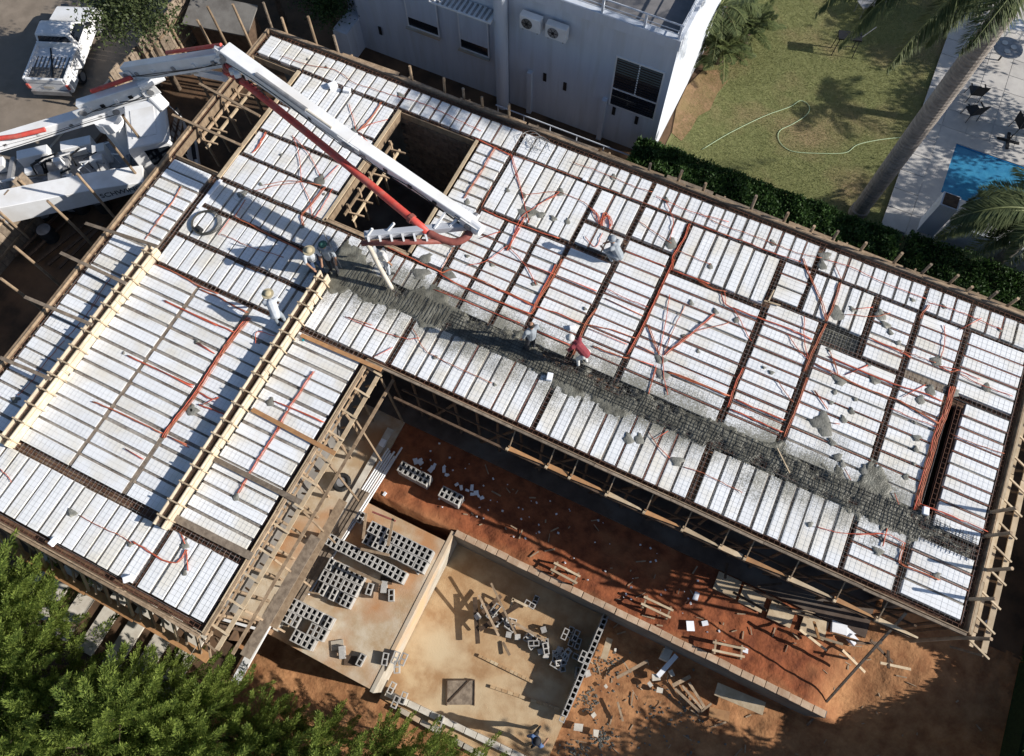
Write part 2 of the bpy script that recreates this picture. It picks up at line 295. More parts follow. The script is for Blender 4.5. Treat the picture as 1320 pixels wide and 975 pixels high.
# ------------------------------------------------------------------ lawn, patio and pool of the neighbour
sheet('lawn', 15.2, 3.0, 25.2, 60, .004, 'lawn_base')
def blades(n, x0, x1, y0, y1, z, hgt, wid):
    P = np.stack([RNG.uniform(x0, x1, n), RNG.uniform(y0, y1, n)], 1); a = RNG.uniform(0, 6.28, n); l = RNG.normal(0, hgt*.6, (n, 2)); w = np.stack([np.cos(a), np.sin(a)], 1)*wid
    V = np.zeros((n, 3, 3)); V[:, 0, :2] = P-w; V[:, 1, :2] = P+w; V[:, 2, :2] = P+l; V[:, :2, 2] = z; V[:, 2, 2] = z+hgt*RNG.uniform(.6, 1.2, n); return V
def poly_cloud(name, V, m, parent=None, **k):          # V: n x k x 3 separate polygons
    n, c = V.shape[:2]; me = bpy.data.meshes.new(name); me.vertices.add(n*c); me.vertices.foreach_set('co', V.reshape(-1).astype(np.float32))
    me.loops.add(n*c); me.loops.foreach_set('vertex_index', np.arange(n*c, dtype=np.int32)); me.polygons.add(n); me.polygons.foreach_set('loop_start', np.arange(0, n*c, c, dtype=np.int32))
    me.update(calc_edges=True); me.materials.append(M[m]); return link(name, me, parent, **k)
poly_cloud('grass', blades(170000, 15.3, 25.15, 3.4, 21, .004, .04, .008), 'leaf_grass', label='short dry yellowish grass of the garden lawn', cat='grass', kind='stuff')
MB().box(25.2, 4.9, -.05, 25.5, 60, .02).build('pebble_border', 'pebble', kind='structure')
pat = MB().box(25.5, 4.9, -.5, 26.3, 60, .09).box(26.3, 10.3, -.5, 60, 60, .09).box(26.3, 4.9, -.5, 60, 7.55, .09).build('patio', 'pavers', kind='structure')
tile = MB().box(-.49, -.49, 0, .49, .49, .03).build('tile', 'pavers', pat, bevel=.006); fst = True
for i in range(26):
    for j in range(13):
        x, y = 26.35+(i-1)*1.0, 4.95+.5+j*1.0
        if x > 33: continue
        if 26.2 < x < 60 and 7.0 < y < 10.8 and i > 0: continue
        t = tile if fst else tile.copy()
        if not fst: COL.objects.link(t); t.parent = pat
        fst = False; t.location = (x-.35, y, .075+random.uniform(0, .004))
MB().box(26.3, 7.55, -1.3, 50, 10.3, -1.2).box(26.25, 7.5, -1.3, 26.31, 10.35, .05).box(26.3, 10.24, -1.2, 50, 10.3, .05).box(26.3, 7.55, -1.2, 50, 7.6, .05).build('pool_basin', 'pool_tile', kind='structure')
sheet('pool_water', 26.31, 7.6, 50, 10.24, .03, 'pool_water')
# ------------------------------------------------------------------ the white house to the north
H = empty('white_house', (11, 5, 0), label='white two storey house with flat roof terrace, south side in shade', cat='house'); hx, hy = -11, -5
def HP(mb, name, m, parent=H, **k):
    o = mb.build(name, m, parent, **k)
    if parent is H: o.location = (hx, hy, 0)
    return o
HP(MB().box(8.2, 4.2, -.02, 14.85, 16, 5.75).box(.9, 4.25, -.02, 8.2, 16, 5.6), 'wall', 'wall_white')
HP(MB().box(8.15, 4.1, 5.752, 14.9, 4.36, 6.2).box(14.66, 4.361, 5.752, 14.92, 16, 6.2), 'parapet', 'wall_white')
HP(MB().box(8.2, 4.37, 5.752, 14.65, 16, 5.80), 'terrace_floor', 'roof_tile')
HP(MB().box(9.4, 7.0, 5.802, 11.6, 9.2, 5.87).box(12.0, 7.2, 5.802, 13.4, 9.6, 5.87), 'skylight', 'pavers')
HP(MB().box(.9, 4.251, 5.602, 8.2, 16, 5.75), 'roof', 'roof_tile')
HP(MB().tube([(8.0, 3.95, 0), (8.0, 3.95, 7.5)], .27, 20), 'column', 'wall_white', smooth=False)
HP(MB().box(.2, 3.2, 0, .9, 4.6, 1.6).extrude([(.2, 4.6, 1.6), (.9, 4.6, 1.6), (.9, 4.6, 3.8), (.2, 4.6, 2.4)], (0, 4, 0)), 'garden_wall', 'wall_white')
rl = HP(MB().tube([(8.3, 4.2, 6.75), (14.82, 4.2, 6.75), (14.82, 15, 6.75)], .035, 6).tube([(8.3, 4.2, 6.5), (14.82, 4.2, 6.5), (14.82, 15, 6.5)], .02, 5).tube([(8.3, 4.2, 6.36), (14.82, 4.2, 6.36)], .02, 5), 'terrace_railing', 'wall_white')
for x in (8.5, 10.2, 11.9, 13.5, 14.78): MB().box(x-.04, 4.16, 6.19, x+.04, 4.24, 6.75).build('railing_post', 'wall_white', rl)
def window(x0, x1, z0, z1, style):
    w = HP(MB().box(x0-.06, 4.17, z0-.06, x1+.06, 4.199, z0).box(x0-.06, 4.17, z1, x1+.06, 4.199, z1+.06).box(x0-.06, 4.17, z0, x0, 4.199, z1).box(x1, 4.17, z0, x1+.06, 4.199, z1), 'window', 'white_paint')
    if style == 'louvre':
        MB().box(x0, 4.185, z0, x1, 4.197, z1).build('pane', 'glass_dark', w)
        zm = lerp(z0, z1, .36); xm = (x0+x1)/2
        MB().box(x0, 4.165, zm-.03, x1, 4.184, zm+.03).box(xm-.025, 4.165, zm+.03, xm+.025, 4.184, z1).build('mullion', 'white_paint', w)
        z = z0+.06
        while z < z1-.05:
            if abs(z-zm) > .07: MB().beam((x0+.02, 4.166, z), (x1-.02, 4.166, z), .004, .05, up=(0, .5, 1)).build('slat', 'glass_dark', w)
            z += .12
    else:
        MB().box(x0, 4.18, z0+.42, x1, 4.198, z1).build('shutter', 'wall_white', w); MB().box(x0, 4.19, z0, x1, 4.198, z0+.42).build('pane', 'glass_dark', w)
        MB().box(x0-.1, 4.05, z0-.12, x1+.1, 4.168, z0-.062).build('sill', 'concrete', w)
window(12.72, 14.55, 2.1, 4.5, 'louvre'); window(3.55, 4.95, 2.35, 4.9, 'shutter'); window(6.0, 7.25, 2.2, 4.6, 'shutter')
aw = HP(MB().box(5.1, 3.55, 4.55, 7.75, 4.2, 4.62), 'awning', 'white_paint')
for i in range(12): MB().box(5.2+i*.21, 3.6, 4.621, 5.28+i*.21, 4.19, 4.66).build('slat', 'metal_grey', aw)
for x in (9.1, 12.4): HP(MB().box(x, 4.0, 0, x+.2, 4.199, 2.3), 'downpipe_box', 'wall_white')
for x, z in ((9.75, 2.0), (10.65, 1.9), (12.85, 1.55), (13.85, 1.5), (1.9, 1.2)): HP(MB().box(x, 4.17, z, x+.14, 4.199, z+.42), 'vent', 'black')
def ac(px_, py_, x, z, label, side):
    o = empty('air_conditioner', (x, 3.9, z), label=label, cat='air conditioner', group='air conditioners on the shaded wall')
    MB().box(-.42, -.15, -.3, .42, .15, .3).build('casing', 'white_paint', o, bevel=.015)
    g = MB().tube([(-.12+side, -.152, 0), (-.12+side, -.17, 0)], .22, 20).build('fan_grille', 'metal_grey' if side else 'concrete_dark', o)
    MB().tube([(-.12+side, -.171, 0), (-.12+side, -.19, 0)], .06, 10).build('hub', 'black', g)
    for a in range(6):
        t = a*math.pi/3; MB().beam((-.12+side, -.175, 0), (-.12+side+.21*math.cos(t), -.175, .21*math.sin(t)), .01, .02).build('blade', 'black', g)
    for x_ in (-.3, .3): MB().box(x_-.02, -.12, -.36, x_+.02, .29, -.305).build('bracket', 'metal_grey', o)
p = at(680, 24, 4.7); ac(0, 0, 9.3, 5.0, 'boxy white air conditioner nearest the round column', 0); ac(0, 0, 10.35, 5.0, 'white air conditioner with open fan, right hand one', .02)
# pipe railing between the lots
rg = empty('pipe_railing', (8, 2.9, 0), label='thin white pipe railing running below the shaded house wall', cat='railing')
MB().tube([(.2, 0, 1.15), (6.4, 0, 1.15)], .03, 6).build('rail', 'wall_white', rg)
for i in range(6): MB().tube([(.3+i*1.2, 0, 0), (.3+i*1.2, 0, 1.12)], .025, 6).build('post', 'wall_white', rg)
# ================================================================== the slab being cast
DECK = empty('roof_slab', (0, 0, 0), label='huge L-shaped ribbed roof slab with white foam fillers, mesh and red conduits, being concreted', cat='roof slab')
# panels in table units: x0, x1, ytop, ybottom, direction of the strips
PAN = [(.27, 2.45, -.27, -1.33, 'v'), (2.6, 7.27, -.27, -1.33, 'v'), (7.45, 12.77, -.27, -1.33, 'v'), (12.97, 18.64, -.27, -1.33, 'v'), (18.87, 25.7, -.27, -1.33, 'v'), (25.97, 29.88, -.27, -1.33, 'v'), (30.08, 31.6, -.27, -1.28, 'v'), (31.84, 33.95, -.27, -1.25, 'v'),
 (2.68, 7.27, -1.55, -3.25, 'v'), (2.68, 7.27, -3.42, -4.83, 'v'), (2.68, 7.27, -5.02, -6.22, 'v'), (2.6, 7.4, -6.42, -7.62, 'v'),
 (2.5, 8.65, -7.85, -9.02, 'v'), (2.5, 8.65, -9.24, -10.58, 'v'), (2.5, 8.65, -10.8, -12.03, 'v'), (8.85, 12.72, -7.8, -8.92, 'v'),
 (.27, 2.1, -7.75, -20.25, 'u'),
 (2.5, 4.58, -12.25, -20.22, 'u'), (4.75, 6.9, -12.25, -20.22, 'u'), (7.1, 8.62, -12.25, -20.2, 'u'),
 (.27, 9.05, -20.6, -22.55, 'v'), (9.28, 11.9, -20.5, -22.55, 'v'), (9.22, 11.88, -12.3, -20.1, 'u'), (9.22, 12.72, -9.9, -12.0, 'v'),
 (12.98, 18.6, -9.88, -11.95, 'v'), (18.85, 24.5, -9.88, -11.95, 'v'), (24.85, 29.9, -9.88, -11.95, 'v'), (30.12, 31.7, -9.88, -11.9, 'u'), (31.98, 33.92, -9.75, -11.85, 'u'),
 (11.42, 12.74, -1.52, -7.55, 'u'), (12.98, 16.74, -1.52, -4.28, 'v'), (16.95, 18.62, -1.52, -3.05, 'v'), (16.95, 18.62, -3.26, -4.2, 'v'), (18.88, 20.62, -1.52, -3.0, 'v'),
 (12.98, 14.0, -4.55, -8.9, 'u'), (14.2, 15.42, -4.55, -8.9, 'u'), (15.65, 16.68, -4.55, -8.9, 'u'), (16.9, 18.62, -4.55, -8.9, 'u'), (18.9, 20.55, -3.25, -8.9, 'u'),
 (20.88, 24.48, -1.52, -3.66, 'v'), (20.82, 24.5, -3.95, -8.9, 'u'), (24.75, 25.74, -1.52, -3.22, 'u'), (25.96, 28.25, -1.52, -3.32, 'v'), (24.8, 26.66, -3.5, -8.9, 'u'), (27.0, 29.82, -4.36, -8.9, 'u'), (28.52, 29.86, -1.52, -4.1, 'u'),
 (30.14, 31.62, -1.48, -3.92, 'u'), (30.1, 31.6, -4.34, -8.9, 'u'), (31.92, 33.92, -1.46, -4.05, 'u'), (32.4, 33.92, -4.36, -9.2, 'u')]
HOLES = [(.2, 2.42, -1.6, -7.55), (7.62, 11.2, -1.55, -7.5), (32.02, 32.36, -4.5, -8.9)]
PITCH, GAP = .492*K, .088
strips = []; bed = MB()
for (x0, x1, y0, y1, d) in PAN:
    x0, x1, y0, y1 = x0*K, x1*K, y0*K, y1*K
    bed.box(x0, y1, ZD-.16, x1, y0, ZD-.045)
    L_ = (x1-x0) if d == 'v' else (y0-y1); n = max(1, round(L_/PITCH)); p = L_/n
    for i in range(n):
        a, b = i*p+(GAP/2 if i else 0), (i+1)*p-(GAP/2 if i < n-1 else 0)
        strips.append((x0+a, x0+b, y1, y0) if d == 'v' else (x0, x1, y0-b, y0-a))
bed.build('joist_bed', 'joist', DECK)
ribs = MB()
for (x0, x1, y0, y1, d) in PAN:
    if d == 'u' and x0 > 12.5 and y1 < -3:
        n = max(1, round((y0-y1)*K/PITCH)); p = (y0-y1)*K/n
        for i in range(1, n):
            if random.random() < .75:
                y = y0*K-i*p; ribs.beam((x0*K-.05, y+random.uniform(-.02, .02), ZD-.012), (x1*K+.05, y+random.uniform(-.02, .02), ZD-.012), .02, .02)
    elif x0 > 7 and random.random() < .6:
        L_ = x1-x0; n = max(1, round(L_*K/PITCH)); p = L_*K/n
        for i in range(1, n):
            if d == 'v' and random.random() < .4: ribs.beam((x0*K+i*p, y0*K, ZD-.02), (x0*K+i*p+random.uniform(-.015, .015), y1*K, ZD-.02), .014, .014)
ribs.build('rib_bars', 'rib_red', DECK, kind='stuff')
strips.sort(key=lambda s: -(s[1]-s[0])*(s[3]-s[2])); rest = MB()
for i, (x0, x1, y0, y1) in enumerate(strips):
    dz = random.uniform(-.010, .012); j = [random.uniform(-.016, .016) for _ in range(4)]
    z1 = ZD+dz
    if i < 300:
        mb = MB().box(x0+j[0], y0+j[1], ZD-.15, x1+j[2], y1+j[3], z1); cx, cy = (x0+x1)/2, (y0+y1)/2
        o = mb.build('foam_block', 'foam', DECK, bevel=.006)
    else: rest.box(x0+j[0], y0+j[1], ZD-.15, x1+j[2], y1+j[3], z1)
rest.build('foam_blocks', 'foam', DECK, kind='stuff')
print('foam strips', len(strips))
# plywood soffit with openings
xs = sorted({0, 29.2, 10.3}|{h*K for q in HOLES for h in q[:2]}); ys = sorted({0, -10.36, -19.5}|{h*K for q in HOLES for h in q[2:]})
pl = MB()
for i in range(len(xs)-1):
    for j in range(len(ys)-1):
        cx, cy = (xs[i]+xs[i+1])/2, (ys[j]+ys[j+1])/2
        if cy < -10.36 and cx > 10.3: continue
        if any(h[0]*K < cx < h[1]*K and h[3]*K < cy < h[2]*K for h in HOLES): continue
        pl.box(xs[i], ys[j], ZD-.30, xs[i+1], ys[j+1], ZD-.262)
pl.build('plywood_soffit', 'ply', DECK)
# welded mesh over the fillers: thin bars both ways
wire = MB(); r = .003
def in_deck(x, y):
    if not (.1 < x < 29.05 and -10.25 < y < -.1 or .1 < x < 10.15 and -19.35 < y <= -10.25): return False
    return not any(h[0]*K-.05 < x < h[1]*K+.05 and h[3]*K-.05 < y < h[2]*K+.05 for h in HOLES)
def runs(f, a, b, st):
    out = []; cur = None; t = a
    while t <= b:
        if f(t):
            cur = [t, t] if cur is None else [cur[0], t]
        elif cur: out.append(cur); cur = None
        t += st
    if cur: out.append(cur)
    return out
x = .2
while x < 29.1:
    for a, b in runs(lambda y: in_deck(x, y), -19.4, -.1, .2):
        y = a
        while y < b-.1:
            y2 = min(b, y+2.4); e = random.uniform(-.012, .012); wire.beam((x+e, y, ZD+.008+random.uniform(0, .004)), (x+e+random.uniform(-.01, .01), y2, ZD+.008+random.uniform(0, .006)), r, r); y = y2
    x += .15
y = -19.3
while y < -.15:
    for a, b in runs(lambda x: in_deck(x, y), .15, 29.1, .2):
        x = a
        while x < b-.1:
            x2 = min(b, x+2.4); e = random.uniform(-.012, .012); wire.beam((x, y+e, ZD+.013+random.uniform(0, .004)), (x2, y+e+random.uniform(-.01, .01), ZD+.013+random.uniform(0, .006)), r, r); x = x2
    y += .15
wire.build('wire_mesh', 'wire', DECK, kind='stuff')
# rebar cages in the beam channels: x-lines and y-lines (table units)
YB = [(-.13, .1, 34), (-1.43, 2.5, 34), (-4.42, 12.9, 18.75), (-3.13, 16.85, 20.7), (-3.8, 20.7, 24.6), (-3.38, 24.7, 26.8), (-4.22, 26.8, 32), (-4.2, 32, 34), (-7.7, 2.5, 12.9), (-9.12, 2.4, 8.7), (-10.69, 2.4, 8.7), (-12.14, 2.4, 12.9), (-20.38, .2, 12), (-22.72, .2, 12.1), (-12.04, 12.1, 34),
      (-3.33, 2.6, 7.3), (-4.92, 2.6, 7.3), (-6.32, 2.6, 7.3), (-9.3, 8.8, 34), (-9.5, 8.8, 34), (-9.68, 8.8, 34)]
XB = [(.14, -.2, -22.7), (34.06, -.2, -12), (12.0, -12.2, -22.7), (2.5, -.2, -1.4), (7.36, -.2, -1.4), (12.86, -.2, -9.3), (18.75, -.2, -12), (25.83, -.2, -3.3), (29.98, -.2, -12), (31.75, -.2, -12), (16.84, -1.4, -8.9), (14.1, -4.5, -9), (15.53, -4.5, -9), (20.72, -1.4, -9.2), (24.63, -1.4, -12), (26.8, -3.4, -9.2), (28.38, -1.4, -4.2), (2.28, -7.7, -20.4), (9.16, -20.6, -22.6), (12.86, -9.9, -12), (8.75, -7.7, -9.8), (32.2, -4.4, -9.2)]
rb = MB()
for y, a, b in YB:
    for dy, dz in ((-.06, -.03), (.06, -.03), (-.055, -.2), (.055, -.2)):
        x = a*K
        while x < b*K-.2:
            x2 = min(b*K, x+3); rb.beam((x, y*K+dy+random.uniform(-.01, .01), ZD+dz), (x2, y*K+dy+random.uniform(-.01, .01), ZD+dz), .014, .014); x = x2
    x = a*K+.1
    while x < b*K: rb.box(x, y*K-.07, ZD-.022, x+.009, y*K+.07, ZD-.012); x += .17
for x, a, b in XB:
    for dx, dz in ((-.06, -.03), (.06, -.03), (-.055, -.2), (.055, -.2)): rb.beam((x*K+dx+random.uniform(-.012, .012), a*K, ZD+dz), (x*K+dx+random.uniform(-.012, .012), b*K, ZD+dz), .014, .014)
    y = b*K+.1
    while y < a*K: rb.box(x*K-.07, y, ZD-.022, x*K+.07, y+.009, ZD-.012); y += .17
rb.build('rebar_cages', 'rust', DECK, kind='stuff')
# poured concrete along the spine beam
UP = [(437, 318), (455, 300), (476, 340), (520, 372), (560, 368), (600, 400), (660, 425), (720, 468), (780, 490), (850, 515), (920, 542), (960, 560), (1010, 580), (1060, 602), (1105, 622), (1122, 592), (1140, 600), (1150, 640), (1200, 668), (1262, 708)]
LO = [(425, 372), (470, 394), (520, 412), (560, 424), (600, 436), (650, 462), (700, 487), (740, 512), (765, 528), (800, 536), (850, 546), (900, 572), (950, 592), (1000, 612), (1060, 638), (1120, 668), (1140, 690), (1180, 698), (1210, 690), (1262, 714)]
up = sorted([tuple(at(*p)[:2]) for p in UP]); lo = sorted([tuple(at(*p)[:2]) for p in LO])
ux, uy = np.array(up).T; lx, ly = np.array(lo).T
def conc_h(x, y):
    n = (fbm(x*1.5, y*1.5, 21)-.5); n2 = (fbm(x*6, y*6, 31)-.5)
    t = np.interp(x, ux, uy)+.9*n+.5*n2; b = np.interp(x, lx, ly)+.8*n+.5*n2
    c = np.minimum(t-y, y-b); d = sstep(-.10, .22, c)
    return ZD-.10+.128*d+.035*(fbm(x*9, y*9, 5)-.5)*d+.03*n2*d
grid_mesh('wet_concrete', np.arange(7.0, 28.9, .05), np.arange(-9.6, -6.0, .05), conc_h, 'wet_concrete', kind=None, parent=DECK, keep=lambda X, Y, Z: Z > ZD-.085)
sp = MB()
yy = -8.32
for yy in (-8.38, -8.27, -8.16, -8.05, -7.94, -7.83, -7.72):
    x = 12.0
    while x < 28.9:
        x2 = min(28.9, x+2.2); sp.beam((x, yy+random.uniform(-.02, .02), ZD+.056+random.uniform(-.015, .015)), (x2, yy+random.uniform(-.03, .03), ZD+.056+random.uniform(-.015, .015)), .013, .013); x = x2
x = 8.2
while x < 28.9:
    e = random.uniform(-.04, .04); sp.beam((x, -8.44+e, ZD+.056+random.uniform(-.025, .015)), (x+random.uniform(-.05, .05), -7.64+e, ZD+.056+random.uniform(-.025, .015)), .011, .011); x += .105
sp.build('spine_rebar', 'rebar', DECK, kind='stuff')
# sunken mesh pit beside the short beams
pit = MB(); px0, px1, py0, py1 = 26.92*K, 28.34*K, -4.2*K, -3.43*K
pit.box(px0, py0, ZD-.26, px1, py1, ZD-.22).build('pit_bottom', 'wet_concrete', DECK); pit = MB()
x = px0
while x < px1: pit.beam((x, py0, ZD-.06), (x, py1, ZD-.06), .014, .014); x += .1
y = py0
while y < py1: pit.beam((px0, y, ZD-.05), (px1, y, ZD-.05), .014, .014); y += .1
pit.build('pit_mesh', 'rebar', DECK, kind='stuff')
MB().box(4.585*K, -20.2*K, ZD-.12, 4.745*K, -12.25*K, ZD-.02).build('timber_strip', 'timber_grey', DECK); MB().box(6.91*K, -20.2*K, ZD-.12, 7.09*K, -12.25*K, ZD-.02).build('timber_strip', 'timber_grey', DECK)
MB().box(30.1*K, -4.28*K, ZD-.10, 31.62*K, -3.98*K, ZD-.02).build('timber_strip', 'timber_grey', DECK)
# ------------------------------------------------------------------ conduits: photo points (enlargement coordinates) on the slab top
REG = dict(A=(320, 30, 4.393), B=(200, 160, 5.417), C=(420, 160, 4.393), D=(420, 330, 4.393), E=(640, 150, 4.393), F=(640, 330, 4.393), G=(900, 260, 4.393), H=(1040, 300, 4.711), I=(1040, 460, 4.711), J=(1040, 620, 4.711), K=(800, 470, 4.711), L=(0, 380, 4.711), M=(0, 560, 4.711), N=(200, 360, 4.711), P=(200, 540, 4.711), Q=(0, 190, 4.711))
def zp(reg, x, y, z=ZD):
    a, b, s = REG[reg]; return at(a+x/s, b+y/s, z)
CON = '''A 100,620 60,700 20,735|A 180,185 330,235 490,265 600,340 700,370 840,415|A 840,415 940,440 1050,480 1180,545 1318,610|A 570,460 600,560 610,600|A! 750,450 690,540 620,610|A 790,545 700,570 620,610|A 620,610 690,690
B! 770,60 720,150 690,190|B 960,80 1000,200 1020,390|B 970,90 1080,220 1150,360|B 690,470 850,430 1020,405|B 740,430 900,400 1020,400|B 1020,400 1080,540 1095,640|B! 1020,400 1160,430|B 1280,290 1180,390|B! 1180,440 1060,590 1020,640 1030,710|B 1240,450 1180,560 1110,660|B! 630,530 560,640|B 460,770 560,810 660,860 900,930|B 180,440 110,560 0,690|B 520,660 440,770|B! 540,640 750,750 950,850 1040,900
C! 960,130 900,230 840,330 780,420|C 940,350 880,470|C 1060,190 1110,390 1150,560|C 1318,390 1200,460 1100,540 1040,700|C 1030,690 900,780 800,800|C 1030,690 1130,800 1190,910|C! 1040,690 1100,590|C 650,830 700,740 720,700|C! 880,480 1010,540 1120,580 1318,650|C! 330,690 480,760 650,840|C! 840,80 950,130 1050,180|C 870,650 990,610
D! 640,100 720,80 850,130 960,180 1030,210 1150,270|D! 640,100 760,170 900,230 1000,270 1160,330|D 610,190 760,245 960,330 1100,380|D! 1160,330 1200,240 1300,50|D 110,345 290,420 460,470 530,465|D 490,410 560,530 640,580 740,630 940,720|D 270,575 380,520|D 1130,50 1190,160|D 1100,30 1300,110|D 1190,425 1318,480
E 80,210 110,330 150,470|E 150,450 280,430 360,430|E 340,450 230,500|E 360,430 480,480 530,520 570,600|E! 530,520 570,560 580,610|E! 590,620 600,560 620,550 640,600 640,640|E! 600,620 610,570 640,570 650,620|E 90,220 300,290 560,390 830,490 1080,590 1318,680|E 430,260 600,320 760,390 880,430|E 900,450 960,480 1100,540 1318,600|E 960,480 1000,590 980,700|E 800,590 900,660 990,720|E 1000,760 1050,770 1210,840|E! 990,870 1000,790 1060,690 1090,610|E! 990,870 1100,910 1200,950|E 720,760 850,810 960,850|E 500,680 560,740 600,660|E! 160,570 90,690 60,760
F! 370,20 300,150 240,240 200,320|F! 0,190 100,230 200,280 330,320 470,380|F! 340,110 570,200|F 610,180 730,240 860,290|F! 610,240 830,340|F! 470,380 650,420 780,465|F 520,410 740,500|F! 540,510 640,550 740,580|F 230,425 420,505|F! 1000,20 920,200 860,330 800,450 740,560|F! 855,390 890,490 920,560|F 980,220 960,350 920,560|F 1070,280 1000,420 950,560|F! 1230,330 1080,460 950,560|F 1318,380 1100,440 950,560|F! 800,510 890,550|F! 740,570 890,620|F! 960,655 1100,710 1318,795|F 905,620 880,700 860,780|F 940,560 950,700 970,790|F! 560,300 500,390 430,560
G 0,60 130,130 330,200 430,240 560,290 700,320|G 0,135 240,220 420,290 580,340|G! 590,320 620,400 690,560 720,670|G! 800,460 760,590 720,680|G 770,350 810,440|G 600,650 600,780 620,880|G 510,750 560,830 620,890|G 150,510 160,580 210,620 270,740 300,790|G 130,520 150,580 190,600|G! 190,600 340,660 460,700 640,780|G 720,330 860,370 1050,460 1290,550|G 820,640 1000,650 1090,630|G 870,610 990,600|G! 720,690 640,860 600,960|G! 960,770 1100,830 1200,880|G 740,840 780,940 790,975|G 960,930 850,975|G! 0,450 70,490 150,510
H 730,420 860,460 1000,510 1180,590|H 830,560 840,640 815,760|H! 740,440 690,500 690,520|H 380,640 560,710 700,760 780,790|H 930,590 1060,520|H 800,810 900,830 1050,890
I! 40,40 180,110 320,180 480,240 560,270 800,410|I! 130,0 340,90 540,170 700,220 820,270|I 160,10 190,100|I 370,50 230,110|I 40,200 130,320|I 140,400 200,410|I 580,245 720,170|I 500,310 640,370 800,430|I! 880,180 840,330 790,450 750,600 700,760 660,930|I! 895,185 850,340 800,455 760,600 708,760 668,930|I! 870,180 835,320 780,450 742,600 690,760 650,930|I! 800,60 870,90 920,80|I 920,100 1060,170 1250,240|I 880,470 1000,520 1200,590|I 660,880 800,940 950,1000|I 530,830 560,900|I 230,680 270,750
J 60,280 180,310 280,320 460,320|J 300,330 480,325 600,380|J! 490,290 460,400|J! 580,380 560,490 600,520 700,560 800,600|J 690,140 850,200 1100,310
K! 280,40 470,110 640,190|K 220,20 190,110 170,180|K! 690,210 850,280 990,340|K! 660,270 840,350 980,410|K 950,90 1000,170 1050,230|K 1180,160 1250,260|K 230,500 300,570|K 170,410 230,500|K 290,405 200,460|K 380,620 500,660 640,730 740,780|K! 740,20 690,130 650,260|K! 1130,80 1060,270 990,440
L 610,10 520,130 400,270|L 390,280 280,410 190,530 110,610|L! 1000,40 1110,90 1319,190|L! 770,370 900,430 1050,500 1170,550|L! 560,650 660,690 850,780 980,840|L 1200,290 1310,360|L! 1020,860 1130,910|L 1230,670 1310,630
M 480,490 570,540 640,575 720,610 800,660|M! 800,650 870,690 980,760 1060,780 1100,750 1130,700|M! 1130,700 1140,830|M 1090,590 1120,640|M 0,210 50,260 70,290|M! 760,90 870,150|M! 1020,10 1150,80
N! 560,230 470,340 400,440 320,560 220,720 100,870 40,960|N! 575,235 480,350 410,445 330,565 232,725 108,875 50,965|N! 270,60 400,120 480,165 560,205|N! 50,130 180,190 340,260 470,320|N! 250,390 360,450|N! 0,540 230,660|N! 250,680 340,730 380,720|N! 260,760 360,800 420,820|N 610,390 620,320 740,350|N 1170,230 1319,280|N! 960,560 900,650 820,770 730,930|N! 720,740 820,780 1020,870
P! 770,20 700,130 640,220 560,350 500,450|P 150,690 180,760
Q 1100,240 1040,340 960,450 880,560|Q! 940,710 1060,760 1200,840 1319,890|Q 680,790 640,840 550,970'''
nc = 0
for line in CON.split('\n'):
    for s in line.split('|'):
        h, *pts = s.split(); fat = h.endswith('!'); pts = [zp(h[0], *map(float, q.split(',')), ZD+.035) for q in pts]
        pts = spline(pts, 6); pts = [p+Vector((random.uniform(-.012, .012), random.uniform(-.012, .012), random.uniform(-.01, .02))) for p in pts]; nc += 1
        MB().tube(pts, .0165 if fat else .0115, 5).build('conduit', 'conduit_orange' if random.random() < .4 else 'conduit', DECK, smooth=True)
        if fat and len(pts) > 8:                     # a second pipe tied beside it
            q = [p+Vector((.045, .02, random.uniform(-.01, .01))) for p in pts[::2]]; MB().tube(q, .0115, 5).build('conduit', 'conduit_orange', DECK, smooth=True)
# mortar pats round the ceiling boxes
PAT = '''A 605,600,18 335,205,9 440,250,10 860,410,20|B 1150,390,36 610,490,28 180,440,11 735,420,12 1030,715,16 1180,490,10 880,215,10|C 1110,400,16 1150,500,40 800,440,16 570,760,28 540,850,38 690,850,34 800,750,12 940,800,14 1030,700,20 1190,905,10|D 620,575,12 400,455,12 955,730,10|E 60,420,14 150,450,16 360,430,20 170,550,38 250,560,22 320,580,18 400,595,16 660,345,18 960,475,16 990,720,28 1210,850,14 210,950,12|F 925,590,28 935,675,30 1100,265,14 1240,320,14 1060,455,12 1140,540,10 500,300,10 970,760,12|G 420,235,18 720,310,28 700,360,24 780,630,36 870,610,16 1030,640,26 1060,700,22 1085,740,15 1135,800,13 740,840,14 960,925,12 215,670,14 95,620,14 240,215,12|H 790,780,28 1170,590,14 830,450,14 640,410,14|I 200,145,36 408,145,26 170,215,13 145,280,14 95,390,42 110,440,32 60,400,28 295,260,12 270,330,16 220,380,18 150,520,20 190,610,20 215,650,16 750,205,26 690,260,22 672,335,15 655,400,10 668,495,20 660,560,14 650,650,10 600,730,16 1090,185,22 350,690,24 900,220,22|J 430,430,24 455,360,13 20,265,14 790,580,18|K 45,450,26 110,450,24 345,590,28 915,50,14 800,330,12 870,20,10|L 1195,290,13 750,355,8 1160,700,26 95,640,20|M 435,480,23 790,670,14 1120,670,20 1120,840,13|N 630,380,18 250,380,13 700,745,20 225,800,28|P 490,475,17'''
